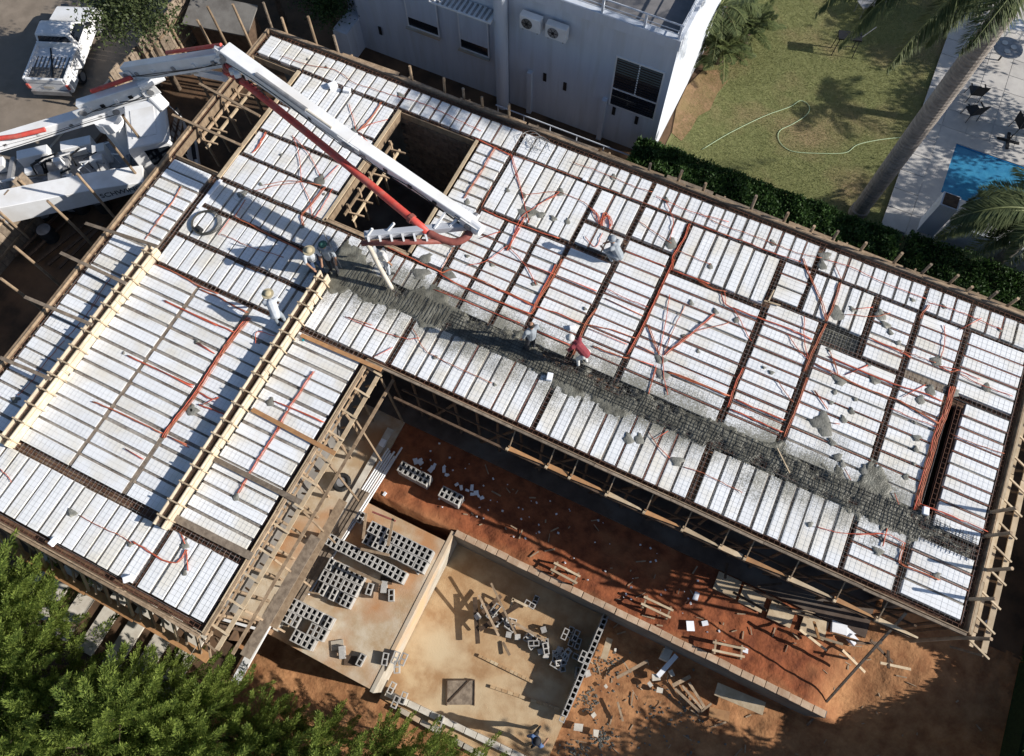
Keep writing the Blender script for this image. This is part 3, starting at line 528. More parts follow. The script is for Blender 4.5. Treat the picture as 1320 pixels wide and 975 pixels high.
for g_ in PAT.split('|'):
    h, *ps = g_.split()
    for q in ps:
        x, y, r_ = map(float, q.split(',')); c = zp(h, x, y); R = r_/REG[h][2]/34*1.05; n = 12; mb = MB(); k0 = random.random()*9
        ring = lambda f, z: [(c.x+R*f*(1+.35*math.sin(3*t+k0)+.2*math.sin(5*t+2*k0))*math.cos(t), c.y+R*f*(1+.3*math.cos(2*t+k0))*math.sin(t), z) for t in [2*math.pi*i/n for i in range(n)]]
        vs = ring(1, ZD+.004)+ring(.85, ZD+.022)+ring(.35, ZD+.032)
        mb.add(vs, [(a*n+i, a*n+(i+1) % n, (a+1)*n+(i+1) % n, (a+1)*n+i) for a in range(2) for i in range(n)]+[tuple(range(2*n, 3*n))])
        mb.build('mortar_pat', 'mortar', DECK, smooth=True)
# ================================================================== formwork, props and scaffold
FW = empty('edge_formwork', (0, 0, 0), label='brown timber edge boards and walers enclosing the whole slab outline', cat='formwork')
def plank(mb, p, q, w, h): mb.beam(p, q, w, h); return mb
def edge(p, q, out, bm='timber', wm='timber_grey'):
    p = Vector((*p, 0)); q = Vector((*q, 0)); o = Vector((*out, 0)); L_ = (q-p).length; d = (q-p)/L_; t = 0
    while t < L_-.1:
        t2 = min(L_, t+random.uniform(2.4, 3.2)); e = random.uniform(-.012, .012)
        MB().beam(p+d*t+o*(.02+e)+Vector((0, 0, ZD-.12)), p+d*(t2-.01)+o*(.02+random.uniform(-.012, .012))+Vector((0, 0, ZD-.12)), .03, .36).build('edge_board', bm, FW)
        MB().beam(p+d*(t+.01)+o*(.09+e)+Vector((0, 0, ZD+.01)), p+d*(t2+.02)+o*(.09-e)+Vector((0, 0, ZD+.01)), .075, .07).build('waler', wm, FW); t = t2
edge((0, 0), (29.2, 0), (0, 1), 'timber_grey', 'timber'); edge((29.2, 0), (29.2, -10.36), (1, 0), 'timber', 'timber_yellow'); edge((29.2, -10.36), (10.3, -10.36), (0, -1), 'timber', 'timber_grey')
edge((10.3, -10.45), (10.3, -19.5), (1, 0), 'timber_yellow', 'timber'); edge((10.3, -19.5), (0, -19.5), (0, -1), 'timber', 'timber'); edge((0, -19.5), (0, 0), (-1, 0), 'timber', 'timber')
for h in HOLES[:2]:
    a, b, c, d = [v*K for v in h]
    for p, q in (((a, c), (b, c)), ((b, c), (b, d)), ((b, d), (a, d)), ((a, d), (a, c))):
        MB().beam((*p, ZD-.14), (*q, ZD-.14), .035, .30).build('opening_board', 'timber', FW)
# the long yellow board along the first opening and the bright frame round the second one
MB().beam((2.5*K, -1.5*K, ZD+.03), (2.5*K, -7.75*K, ZD+.03), .14, .05).build('opening_plank', 'timber_yellow', FW); MB().beam((7.55*K, -1.5*K, ZD+.03), (7.5*K, -7.7*K, ZD+.03), .12, .05).build('opening_plank', 'timber_yellow', FW)
MB().beam((11.26*K, -1.5*K, ZD+.03), (11.3*K, -7.5*K, ZD+.03), .11, .05).build('opening_plank', 'timber_yellow', FW); MB().beam((7.5*K, -7.62*K, ZD+.03), (11.3*K, -7.62*K, ZD+.03), .10, .05).build('opening_plank', 'timber', FW)
# block walls seen down inside the second opening
BWALL = empty('block_wall', (9, -1.3, 0), label='unrendered block wall at the back of the large stairwell opening', cat='wall')
blkm = MB().box(-.19, -.07, 0, .19, .07, .19).build('block', 'block_brown', BWALL, bevel=.006); fst = True
for r_ in range(19):
    for c in range(8):
        b = blkm if fst else blkm.copy()
        if not fst: COL.objects.link(b); b.parent = BWALL
        fst = False; b.location = (-1.9+c*.4+(.2 if r_ % 2 else 0)-.5, random.uniform(-.006, .006), .1+r_*.2)
# shores under the openings: small frames hanging inside
def frame_in(x, y, s, label):
    o = empty('shoring_frame', (x, y, 0), label=label, cat='formwork', group='shoring frames in the openings')
    for i in range(5): MB().beam((0, -i*.75, 2.2), (0, -i*.75, ZD-.05), .07, .09).build('upright', 'timber', o)
    MB().beam((0, .1, ZD-.3), (0, -3.3, ZD-.3), .05, .12).build('rail', 'timber', o); MB().beam((.28*s, .1, ZD-.5), (.28*s, -3.3, ZD-.5), .06, .1).build('rail', 'timber_yellow', o)
    for i in range(6): MB().beam((0, -.1-i*.6, ZD-.38), (.55*s, -.1-i*.6+.15, ZD-.5), .05, .06).build('cleat', 'timber', o)
frame_in(.32, -2.2, 1, 'timber shoring frame just inside the western opening'); frame_in(6.75, -2.6, 1, 'timber shoring frame on the left side of the stairwell opening')
for i, (a, b) in enumerate((((257, 108), (335, 150)), ((222, 148), (312, 188)))):
    MB().beam(at(*a, ZD+.12), at(*b, ZD+.12), .09, .05).build('timber_board', 'timber', label='%s brown board laid across the western opening' % ('upper', 'lower')[i], cat='board', group='boards across the western opening')
# props under the edges
prop_m = MB().tube([(0, 0, 0), (.02, .01, 2), (0, 0, 3.85)], [.055, .05, .05], 7); po = None; cnt = {}
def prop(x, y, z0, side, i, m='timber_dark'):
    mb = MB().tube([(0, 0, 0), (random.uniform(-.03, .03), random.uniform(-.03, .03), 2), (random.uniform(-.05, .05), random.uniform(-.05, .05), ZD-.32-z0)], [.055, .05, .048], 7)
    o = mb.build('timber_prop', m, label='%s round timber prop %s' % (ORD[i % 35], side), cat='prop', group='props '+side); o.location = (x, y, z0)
n_ = 0
for i in range(24): prop(10.9+i*.78, -10.2+random.uniform(-.06, .06), .1, 'from the inner corner under the long south edge', i)
for i in range(11): prop(10.12+random.uniform(-.05, .05), -11.2-i*.78, .05, 'from the inner corner under the west wing', i, 'timber')
for i in range(13): prop(.7+i*.78, -19.3, .1, 'from the street side under the south end of the west wing', i)
for i in range(14): prop(29.05, -.6-i*.74, -.1, 'from the north under the east edge', i)
for i in range(10): prop(11.5+i*1.8, -8.6, .1, 'in the second row behind the south edge', i)
# diagonal timber braces behind the south edge
for i in range(8):
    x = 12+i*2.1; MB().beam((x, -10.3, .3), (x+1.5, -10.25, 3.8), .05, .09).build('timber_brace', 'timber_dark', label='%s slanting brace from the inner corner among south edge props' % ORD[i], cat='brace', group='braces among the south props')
# outer platform along the south edge: bearers, short boards
def south_platform():
    o = empty('edge_platform', (10.3, -10.36, 0), label='row of tan scaffold boards hung just outside the long south edge', cat='scaffold')
    x = 5.2; i = 0
    while x < 17.6:
        L_ = random.choice((.7, 1.15, 1.2, 1.3)); tw = .05 if L_ > 1 else .15
        MB().beam((x, -.56+random.uniform(-.03, .03), ZD-.55), (x+L_, -.56+random.uniform(-.03, .03), ZD-.55), .15, .03, tw=tw).build('board', 'timber_yellow' if random.random() < .35 else 'timber_orange', o)
        MB().beam((x+.03, 0, ZD-.1), (x+.05, -.58, ZD-.52), .03, .04).build('hanger', 'timber', o); MB().box(x-.03, -.68, ZD-.56, x+.05, -.6, ZD-.44).build('cleat', 'timber_yellow', o)
        x += L_+random.uniform(.02, .08); i += 1
    MB().beam((1.2, -.62, ZD-.66), (17.8, -.62, ZD-.66), .07, .1).build('bearer', 'timber_dark', o)
    MB().beam((1.2, -.2, ZD-.9), (18, -.2, ZD-.9), .06, .1).build('bearer', 'timber_dark', o)
south_platform()
def wing_platform():
    o = empty('edge_platform', (10.3, -10.4, 0), label='ladder-like yellow timber scaffold along the east side of the west wing', cat='scaffold')
    for x, w, z, m in ((.55, .13, ZD-.18, 'timber_yellow'), (.80, .10, ZD-.85, 'timber'), (.12, .06, ZD-.32, 'timber')):
        y = 0
        while y > -9.2:
            L_ = random.uniform(2.2, 3.0); MB().beam((x+random.uniform(-.02, .02), y, z), (x+random.uniform(-.02, .02), max(-9.3, y-L_), z), w, .035).build('board', m, o); y -= L_
    for i in range(12):
        y = -.2-i*.78; MB().beam((.03, y, ZD-.05), (.66, y-.06, ZD-.12), .06, .05).build('cleat', 'timber_yellow', o)
        MB().beam((.05, y-.3, ZD-.02), (.05, y-.3, ZD-.6), .07, .05).build('upright', 'timber', o)
        MB().beam((.1, y-.38, ZD-.9), (.6, y-.38, ZD-.2), .05, .06).build('strut', 'timber', o)
        if i % 2 == 0: MB().beam((.62, y-.1, ZD-.3), (1.05, y-.35, .8), .06, .05).build('strut', 'timber', o)
    MB().beam((.95, -5.4, ZD-1.6), (.9, -9.3, ZD-1.6), .34, .04).build('walkboard', 'timber_grey', o)
    MB().beam((.95, -4.0, ZD-2.2), (1.0, -8.3, ZD-2.2), .30, .04).build('walkboard', 'timber', o)
wing_platform()
def east_platform():
    o = empty('edge_platform', (29.2, 0, 0), label='pale timber walkway boards fixed outside the east slab edge', cat='scaffold')
    for x, w in ((.32, .10), (.68, .16)):
        y = -.2
        while y > -10.5:
            L_ = random.uniform(2.4, 3.0); MB().beam((x, y, ZD-.28), (x+random.uniform(-.03, .03), max(-10.6, y-L_), ZD-.28), w, .04).build('board', 'timber_yellow', o); y -= L_+.02
    for i in range(15):
        y = -.4-i*.72; MB().beam((.05, y, ZD-.02), (.8, y-.25, ZD-.2), .05, .05).build('cleat', 'timber_yellow', o); MB().beam((.1, y-.2, ZD-.9), (.7, y-.2, ZD-.32), .06, .05).build('strut', 'timber', o)
east_platform()
def southend_platform():
    o = empty('edge_platform', (0, -19.5, 0), label='orange-brown scaffold boards below the south end of the west wing', cat='scaffold')
    x = .3
    while x < 10.2:
        L_ = random.uniform(1.5, 2.2); MB().beam((x, -.62, ZD-1.25), (min(10.4, x+L_), -.66, ZD-1.25), .26, .04).build('board', 'timber_orange', o); x += L_+.03
    for i in range(13):
        x = .5+i*.8; MB().beam((x, -.03, ZD+.0), (x+.03, -.62, ZD-1.2), .06, .07).build('strut', 'timber_yellow' if i % 2 else 'timber', o)
        MB().beam((x+.2, -.05, ZD-.5), (x+.45, -.55, ZD-.9), .05, .06).build('cleat', 'timber', o); MB().beam((x-.1, -.12, ZD-.35), (x+.6, -.3, ZD-.6), .05, .05).build('cleat', 'timber', o)
southend_platform()
def north_walk():
    o = empty('edge_platform', (0, 0, 0), label='worn plank walkway outside the north slab edge', cat='scaffold')
    x = 3
    while x < 28.5:
        L_ = random.uniform(1.6, 2.8)
        if random.random() < .85: MB().beam((x, .30+random.uniform(-.04, .04), ZD-.22), (x+L_, .30+random.uniform(-.05, .05), ZD-.22), random.uniform(.16, .24), .035).build('plank', 'timber_grey' if random.random() < .5 else 'timber', o)
        MB().beam((x+.3, .08, ZD-.28), (x+.32, .5, ZD-.28), .06, .07).build('bearer', 'timber', o); x += L_+.1
north_walk()
# guard posts that stand up past the north edge: (photo point of the foot at slab level, height)
NP = [(343, 38, 1.0), (366, 44, .65), (403, 58, 1.15), (432, 68, .75), (527, 110, .6), (567, 121, .6), (594, 133, .45), (617, 143, .45), (655, 150, .6), (831, 225, .35), (868, 240, .5), (905, 252, .35), (967, 278, .75), (1010, 290, .45), (1043, 298, .3), (1076, 313, .4), (1112, 325, .5), (1152, 342, .6), (1186, 352, .5), (1222, 366, .5), (1243, 376, .35), (1275, 385, .4), (1296, 394, .5)]
for i, (x, y, h) in enumerate(NP):
    p = at(x, y, ZD); mb = MB().tube([(0, 0, 0), (random.uniform(-.04, .04), random.uniform(-.04, .04), 2.2), (random.uniform(-.1, .1), random.uniform(-.05, .1), ZD+h)], [.06, .055, .05], 8)
    o = mb.build('timber_post', 'timber' if i % 3 else 'timber_grey', label='%s round post from the street standing along the north slab edge' % ORD[i], cat='post', group='posts along the north edge'); o.location = (p.x, max(.2, p.y), 0)
WP = [(62, 259), (98, 225), (140, 180, 3.9), (18, 318), (0, 358), (160, 150, 4.0), (268, 8, 3.9), (300, 5, 4.6), (255, 25, 3.8), (230, 52, 3.6)]
for i, q in enumerate(WP):
    z = q[2] if len(q) > 2 else 3.9; p = at(q[0], q[1], z)
    o = MB().tube([(0, 0, 0), (.03, .02, 2), (random.uniform(-.06, .06), random.uniform(-.06, .06), z)], [.06, .055, .05], 8).build('timber_post', 'timber', label='%s leaning round post in the shaded strip west of the slab' % ORD[i], cat='post', group='posts west of the slab'); o.location = (p.x, p.y, 0)
EPX = [(1305, 733), (1284, 772), (1304, 687), (1311, 655), (1278, 824)]
for i, q in enumerate(EPX):
    p = at(*q, ZD+.9); o = MB().tube([(-.35, -.05, 1.5), (-.2, 0, ZD-.2), (0, 0, ZD+.9)], [.06, .055, .05], 8).build('timber_post', 'timber', label='%s slanting pole from the south jutting past the east edge' % ORD[i], cat='post', group='poles at the east edge'); o.location = (p.x, p.y, 0)
# raised beam forms on the west wing
def beam_form(x, y0, y1, label, n):
    o = empty('beam_formwork', (x, y1, ZD), label=label, cat='formwork', group='raised beam forms on the west wing'); L_ = y0-y1; hh = .39
    MB().box(-.155, 0, .0, -.125, L_, hh).build('side_board', 'timber_pale', o)
    t = 0
    while t < L_:
        t2 = min(L_, t+2.7); MB().box(.125, t, .0, .155, t2-.012, hh-.02).build('side_board', 'timber_pale', o); MB().box(.1565, t+.05, .0, .19, t2-.05, hh-.14).build('side_board', 'timber_pale', o); t = t2
    for i in range(n):
        y = (i+.5)*L_/n+random.uniform(-.05, .05); MB().box(-.19, y-.02, hh+.002, .26, y+.025, hh+.04).build('cleat', 'timber_yellow', o); MB().beam((.17, y, hh-.02), (.28, y+.01, .01), .035, .035).build('kicker', 'timber_yellow', o)
    for dx, z in ((-.07, .1), (.07, .1), (-.07, .28), (.07, .28)): MB().tube([(dx, .05, z), (dx, L_-.05, z)], .008, 5).build('rebar', 'rust', o)
    for i in range(int(L_/.18)): MB().box(-.08, .1+i*.18, .27, .08, .108+i*.18, .282).build('stirrup', 'rust', o)
    MB().box(-.12, .01, -.2, .12, L_-.01, -.1).build('soffit', 'ply', o)
beam_form(2.27*K, -11.7*K, -20.62*K, 'raised yellow beam form between the two western filler fields', 14)
beam_form(8.93*K, -9.85*K, -20.6*K, 'raised yellow beam form nearest the courtyard', 17)
# loose boards
def board(a, b, w, m, label, za=ZD+.06, zb=None, h=.035, cat='board'):
    return MB().beam(at(*a, za), at(*b, zb if zb else za), w, h).build('timber_board', m, label=label, cat=cat)
for i, (a, b) in enumerate((((110, 288), (203, 318)), ((78, 326), (163, 366)), ((32, 383), (119, 419)), ((0, 461), (66, 489)))):
    board(a, b, .11, 'timber_grey', '%s raking board from the north bracing the western beam form' % ORD[i], ZD+.30, ZD+.42).__setitem__('group', 'raking boards of the western form')
board((388, 432), (492, 477), .13, 'timber_orange', 'tan board lying beside the courtyard beam form, topmost of three', ZD+.1)
board((325, 528), (432, 585), .14, 'timber_orange', 'orange board laid across the middle of the narrow courtyard panel', ZD+.07)
board((277, 592), (388, 648), .16, 'timber_grey', 'weathered grey board across the lower part of courtyard panel', ZD+.07)
board((226, 668), (325, 718), .22, 'timber_grey', 'wide weathered board at the south end of courtyard panel', ZD+.07)
board((255, 268), (285, 232), .12, 'foam_scrap', 'pale plank bundle beside the grey cable coil', ZD+.05)
board((1018, 610), (1002, 578), .03, 'timber_yellow', 'thin pale batten lying on the wet concrete', ZD+.08)
board((985, 388), (1006, 394), .05, 'timber_yellow', 'short pale offcut on the beam crossing', ZD+.08); board((990, 390), (998, 374), .04, 'timber_yellow', 'second short offcut leaning at beam crossing', ZD+.08)
# ================================================================== courtyard
def block_mesh():                                     # two-cell hollow block, 0.19 x 0.39 x 0.19, length along y
    mb = MB(); X, Y, Z, t = .095, .195, .19, .032
    xs = [-X, -X+t, X-t, X]; ys = [-Y, -Y+t, -t*.55, t*.55, Y-t, Y]
    hole = {(1, 1), (1, 3)}; V = {}
    def vid(i, j, z):
        k = (i, j, z)
        if k not in V: V[k] = len(mb.v); mb.v.append((xs[i], ys[j], z))
        return V[k]
    for i in range(3):
        for j in range(5):
            if (i, j) in hole:
                q = [(i, j), (i+1, j), (i+1, j+1), (i, j+1)]
                for a in range(4):
                    b = (a+1) % 4; mb.f.append((vid(*q[a], Z), vid(*q[b], Z), vid(*q[b], 0), vid(*q[a], 0)))
            else:
                mb.f.append((vid(i, j, Z), vid(i+1, j, Z), vid(i+1, j+1, Z), vid(i, j+1, Z))); mb.f.append((vid(i, j+1, 0), vid(i+1, j+1, 0), vid(i+1, j, 0), vid(i, j, 0)))
    for i in range(3):
        mb.f.append((vid(i, 0, 0), vid(i+1, 0, 0), vid(i+1, 0, Z), vid(i, 0, Z))); mb.f.append((vid(i+1, 5, 0), vid(i, 5, 0), vid(i, 5, Z), vid(i+1, 5, Z)))
    for j in range(5):
        mb.f.append((vid(0, j+1, 0), vid(0, j, 0), vid(0, j, Z), vid(0, j+1, Z))); mb.f.append((vid(3, j, 0), vid(3, j+1, 0), vid(3, j+1, Z), vid(3, j, Z)))
    mb.m = [0]*len(mb.f); me = bpy.data.meshes.new('block'); me.from_pydata(mb.v, [], mb.f); me.materials.append(M['block'])
    bm = bmesh.new(); bm.from_mesh(me); bmesh.ops.recalc_face_normals(bm, faces=bm.faces); bm.to_mesh(me); bm.free(); return me
BLK = block_mesh(); nb_ = 0
def put_block(x, y, z, rz, label, group, tilt=None):
    global nb_
    o = link('concrete_block', BLK, None, label, 'concrete block', group); o.location = (x, y, z); o.rotation_euler = ((tilt or (0, 0))[0], (tilt or (0, 0))[1], rz); nb_ += 1; return o
CRS = ['bottom', 'second', 'third', 'top']
def stack(name, x, y, nx, ny, nz, skip=(), rz=0, z=.045, topskip=()):
    for k in range(nz):
        for j in range(ny):
            for i in range(nx):
                if (i, j) in skip or (k == nz-1 and (i, j) in topskip): continue
                if 0 < i < nx-1 and 0 < j < ny-1 and k < nz-1: continue
                lx, ly = i*.197+random.uniform(-.006, .006), -j*.402+random.uniform(-.01, .01); c, s_ = math.cos(rz), math.sin(rz)
                crs = 'top' if k == nz-1 else CRS[k]
                put_block(x+lx*c-ly*s_, y+lx*s_+ly*c, z+k*.191, rz+random.uniform(-.02, .02), '%s block in %s row, %s course, %s' % (ORD[i], ('north', 'second', 'third')[j], crs, name), 'blocks of the '+name)
stack('long double stack by the slab corner', 12.15, -14.62, 12, 2, 3, topskip={(0, 1), (1, 1)}); stack('long single-row stack', 11.1, -15.62, 15, 1, 3)
stack('ragged middle block stack', 11.45, -16.3, 7, 3, 2, topskip={(1, 0), (4, 2), (0, 2), (2, 2)}, rz=.03); stack('lower stack by the trees', 11.0, -17.95, 8, 3, 2, skip={(0, 2), (1, 2), (2, 2), (7, 2)}, topskip={(3, 1), (4, 1), (6, 0)}, rz=.02)
stack('short stack near the pipes', 12.05, -12.35, 6, 1, 3, rz=-.04, z=0.02); stack('small stack at terrace corner', 13.75, -12.5, 4, 1, 3, rz=-.05, z=0.02)
for i, (x, y, rz, w) in enumerate([(481, 700, .9, 'beside the long single-row stack'), (505, 768, .5, 'near the pale slab edge'), (492, 757, .4, 'just left of the one near the slab edge'), (466, 851, .0, 'at the trees side of the slab'), (438, 842, .6, 'tipped beside the lower stack'), (477, 760, .2, 'in front of the ragged stack'), (466, 668, .0, 'left of the long stack'), (537, 733, 1.2, 'by the slab corner'), (497, 850, .3, 'of the group on the slab edge, left'), (510, 848, .1, 'of the group on the slab edge, middle'), (512, 860, .5, 'of the group on the slab edge, lower'), (520, 850, .05, 'of the group on the slab edge, right')]):
    q = at(x, y, .1); put_block(q.x, q.y, .045, rz, 'single grey hollow block lying '+w, 'loose blocks on the upper slab', tilt=((0, math.pi/2) if i in (2, 4) else None))
    if i in (2, 4): bpy.context.scene.collection.objects[-1].location.z = .14
# low block wall in the sunken court
wall = empty('block_wall', (20.52, -13.75, -1.76), label='low unfinished wall of hollow blocks closing the sunken court', cat='wall')
for k in range(4):
    for j in range(9):
        if k == 3 and j > 7: continue
        b = link('block', BLK, wall); b.location = (random.uniform(-.006, .006), -j*.40-(.0 if k % 2 == 0 else .2), k*.195)
b = link('block', BLK, wall); b.location = (-.2, -1.45, .585)
# the pile of blocks and boards inside the court
for i in range(34):
    t = i/33; c = at(lerp(622, 742, t)+random.uniform(-10, 14), lerp(785, 862, t)+random.uniform(-14, 12), -1.6)
    put_block(c.x, c.y, -1.74+(.2 if i % 5 == 0 else .02), random.uniform(0, 3), '%s block from the west in the jumbled row across the sunken court' % ORD[i], 'jumbled blocks in the court', tilt=(random.choice((0, 0, 1.57, .3)), random.uniform(-.2, .2)))
for i, (x, y) in enumerate(((735, 815), (742, 820), (737, 826), (728, 818), (690, 775), (683, 780), (745, 830), (730, 845), (722, 852), (716, 858))):
    c = at(x, y, -1.6); put_block(c.x, c.y, -1.755+.195*(i % 2), random.choice((0, .1, 1.5)), '%s loose grey block in the shade of the low court wall' % ORD[i], 'loose blocks in the shaded court')
for i, (a, b, w, m, za, zb, lab) in enumerate([((617, 767), (643, 820), .08, 'timber', -.9, -1.2, 'thin pole leaning over the block pile, left one'), ((633, 752), (665, 818), .07, 'timber', -.95, -1.1, 'thin pole leaning over the block pile, right one'), ((648, 828), (657, 845), .1, 'timber', -1.7, -1.6, 'short reddish post on the court floor'),
    ((612, 770), (616, 830), .16, 'timber_dark', -1.4, -1.4, 'upright dark plank at the left of the pile'), ((622, 790), (646, 768), .14, 'timber_dark', -1.3, -1.2, 'dark board across the pile, upper'), ((618, 812), (668, 780), .16, 'timber_dark', -1.35, -1.1, 'dark board across the pile, lower'), ((658, 800), (703, 826), .10, 'timber', -1.2, -1.3, 'tan plank pointing to the court wall'), ((660, 772), (680, 782), .08, 'timber_yellow', -1.2, -1.2, 'pale batten at the top of the pile'), ((655, 790), (662, 772), .06, 'timber_yellow', -1.2, -1.2, 'pale short batten standing off the pile')]):
    MB().beam(at(*a, za), at(*b, zb), w, .04).build('timber_board', m, label=lab, cat='board', group='boards on the court pile')
def low_kerb(p, q, n, label):
    o = empty('edging', (0, 0, 0), label=label, cat='edging')
    for i in range(n):
        a = lerp(p, q, i/n); b = lerp(p, q, (i+.93)/n); MB().beam((a.x, a.y, -1.72), (b.x, b.y, -1.72), .10, .09).build('stone', 'slab_pool', o)
low_kerb(at(617, 845, -1.7), at(688, 880, -1.7), 14, 'line of small tan edging stones in the court'); low_kerb(at(632, 885, -1.7), at(722, 915, -1.7), 12, 'faint second line of edging stones in the court')
MB().beam(at(578, 905, -1.7), at(606, 876, -1.7), .05, .06).build('form_panel_edge', 'timber_dark', label='dark strip edge beside the square lid', cat='strip')
lid = empty('manhole_lid', at(594, 893, -1.75), .45, label='square brown sheet with dark rim lying in the sunken court', cat='sheet')
MB().box(-.45, -.38, .0, .45, .38, .05).build('sheet', 'timber_grey', lid); MB().box(-.48, -.41, .0, -.452, .41, .08).box(.452, -.41, 0, .48, .41, .08).box(-.45, .382, 0, .45, .41, .08).build('rim', 'timber_dark', lid)
# row of blocks on the court's south rim
rim = empty('rim_wall', (0, 0, 0), label='double row of pale blocks along the south rim of the sunken court', cat='wall')
a, b = at(497, 893, -1.5), at(690, 985, -1.5)
for i in range(13):
    p = lerp(a, b, i/13); q = lerp(a, b, (i+.96)/13); MB().beam((p.x, p.y, -1.62), (q.x, q.y, -1.62), .2, .28).build('block', 'concrete_pale', rim, bevel=.01)
a, b = at(515, 915, -1.6), at(640, 985, -1.6)
for i in range(9):
    p = lerp(a, b, i/9); q = lerp(a, b, (i+.9)/9)
    if i not in (4,): MB().beam((p.x, p.y, -1.7), (q.x, q.y, -1.7), .16, .24).build('block', 'concrete', rim, bevel=.01)
for i, (x, y) in enumerate(((505, 887), (510, 905), (520, 900), (567, 930))):
    q = at(x, y, -1.4); put_block(q.x, q.y, -1.5, .05*i, '%s hollow block from the west on the rim of the court' % ORD[i], 'blocks on the court rim')
MB().box(14.9, -20.3, -2.2, 20.4, -19.36, -1.95).build('trench_floor', 'soil', kind='structure')
# pale footing strip with pipes and planks along the west wing
MB().box(10.75, -18.9, .041, 10.98, -11.2, .12).build('footing_strip', 'concrete_pale', label='pale concrete footing strip beside the stacked pipes', cat='footing')
for i in range(6):
    x = 11.15+i*.085; MB().tube([(x, -11.6-random.uniform(0, .5), .085), (x-.15, -14.5, .09), (x-.35, -17.2-random.uniform(0, .4), .085)], .036, 8).build('pipe', 'white_paint', label='%s long white pipe from the footing in the bundle on the slab' % ORD[i], cat='pipe', group='bundle of white pipes')
for i in range(3): MB().beam((11.05+i*.14, -13.6, .15+.03*i), (10.85+i*.14, -18.4, .15+.03*i), .13, .03).build('timber_board', 'timber_grey', label='%s long grey board from the footing resting on the pipes' % ORD[i], cat='board', group='boards on the pipes')
for i, (a, b, w, m, lab) in enumerate([((450, 733), (492, 752), .1, 'timber', 'tan board between the block stacks, upper one'), ((395, 763), (412, 766), .05, 'timber', 'short stick by the ragged stack'), ((465, 708), (502, 716), .09, 'timber', 'low rail of the sawhorse by the long stack'), ((472, 662), (468, 695), .08, 'timber', 'left leg rail of the sawhorse over the stack'), ((507, 668), (500, 704), .09, 'timber', 'right leg rail of the sawhorse over the stack'), ((480, 660), (510, 672), .06, 'red_brown', 'reddish top bar of the sawhorse')]):
    MB().beam(at(*a, .75), at(*b, .75), w, .05).build('timber_board', m, label=lab, cat='board')
for i, (x, y, rz) in enumerate(((474, 765, .4), (450, 770, .5), (498, 748, .45), (435, 832, .6), (452, 852, .4))):
    q = at(x, y, .05); c = empty('block_pallet_sheet', (q.x, q.y, .05), rz, label='%s flat grey panel lying by the block stacks' % ORD[i], cat='panel', group='flat panels by the stacks'); MB().box(-.2, -.15, 0, .2, .15, .04).build('sheet', 'concrete' if i % 2 else 'timber_dark', c)
# benches left on the terrace: two rails on short legs
def trestle(a, b, label):
    p, q = at(*a, .35), at(*b, .35); o = empty('trestle', (p.x, p.y, 0), math.atan2(q.y-p.y, q.x-p.x), label=label, cat='trestle', group='trestles on the red terrace'); L_ = (q-p).length
    for y in (-.12, .12): MB().box(0, y-.035, .36, L_, y+.035, .41).build('rail', 'timber_yellow', o)
    for x in (.1, L_-.1):
        MB().box(x-.03, -.22, .30, x+.03, .22, .355).build('bearer', 'timber', o)
        for y in (-.18, .18): MB().box(x-.03, y-.03, -.05, x+.03, y+.03, .30).build('leg', 'timber', o)
for a, b, l in (((712, 730), (746, 748), 'left trestle of pale rails on the red terrace'), ((828, 774), (866, 792), 'middle trestle on the red terrace near the wall'), ((918, 833), (960, 842), 'right trestle on the red terrace by the white scraps')): trestle(a, b, l)
# foam scraps and rubble
def chunk(x, y, z, s, m, label, group, rz=None):
    q = at(x, y, z); mb = MB().box(-s, -s*random.uniform(.5, .9), 0, s, s*random.uniform(.5, .9), s*random.uniform(.4, .9)); mb.v = [(a+random.uniform(-.15, .15)*s, b+random.uniform(-.15, .15)*s, c) for a, b, c in mb.v]
    o = mb.build('scrap', m, label=label, cat='scrap', group=group); o.location = (q.x, q.y, z); o.rotation_euler = (random.uniform(-.1, .1), random.uniform(-.1, .1), random.uniform(0, 3) if rz is None else rz)
for i, (x, y, s, w) in enumerate([(890, 807, .16, 'large white foam offcut on the red terrace near the wall'), (909, 804, .10, 'smaller white foam offcut right of the large one'), (897, 769, .12, 'crumpled white scrap at the shadow edge on the terrace'), (960, 838, .10, 'white foam scrap at the end of right trestle'), (1080, 810, .22, 'biggest white foam slab piece under the south-east edge'), (1095, 815, .2, 'white foam piece leaning beside the biggest one'), (1098, 825, .15, 'lower white foam piece by the south-east edge'), (1009, 867, .07, 'small white lump near the wall end'), (496, 637, .07, 'white cube on the orange earth by the pipes'), (1268, 858, .18, 'pale blue sack in the dark east strip'), (494, 572, .14, 'white scrap in the dark corner under the slab'), (1274, 802, .12, 'faint blue bag beside the east walkway'), (858, 845, .2, 'white board offcut on the rubble heap'), (860, 835, .13, 'pale lump above the rubble heap'), (838, 882, .09, 'left pale lump of the rubble heap'), (845, 872, .14, 'broken block in the rubble heap'), (865, 868, .1, 'right pale lump of the rubble heap'), (850, 890, .1, 'lower pale lump of the rubble heap'), (781, 885, .06, 'tiny pale lump by the court wall'), (793, 838, .05, 'second tiny pale lump by the court wall'), (768, 945, .11, 'pale offcut at the bottom of the tan earth'), (745, 938, .14, 'greenish flat offcut by the court corner'), (765, 922, .08, 'small block lump on tan earth')]):
    chunk(x, y, 0.02 if y < 840 and x > 480 and not (830 < x < 870) else -1.72, s, 'foam_scrap' if i < 12 else 'concrete_pale', w, 'scraps about the yard')
for i in range(26):
    chunk(random.uniform(615, 860), 0, 0, .03, 'foam_scrap', 'x', 'x') if False else None
fl = MB()
for i in range(70):
    x = random.uniform(12.5, 24); y = random.uniform(-13.0, -10.9); s = random.uniform(.02, .06); fl.beam((x, y, .03), (x+s, y+s*random.uniform(-1, 1), .05), s, s*.7)
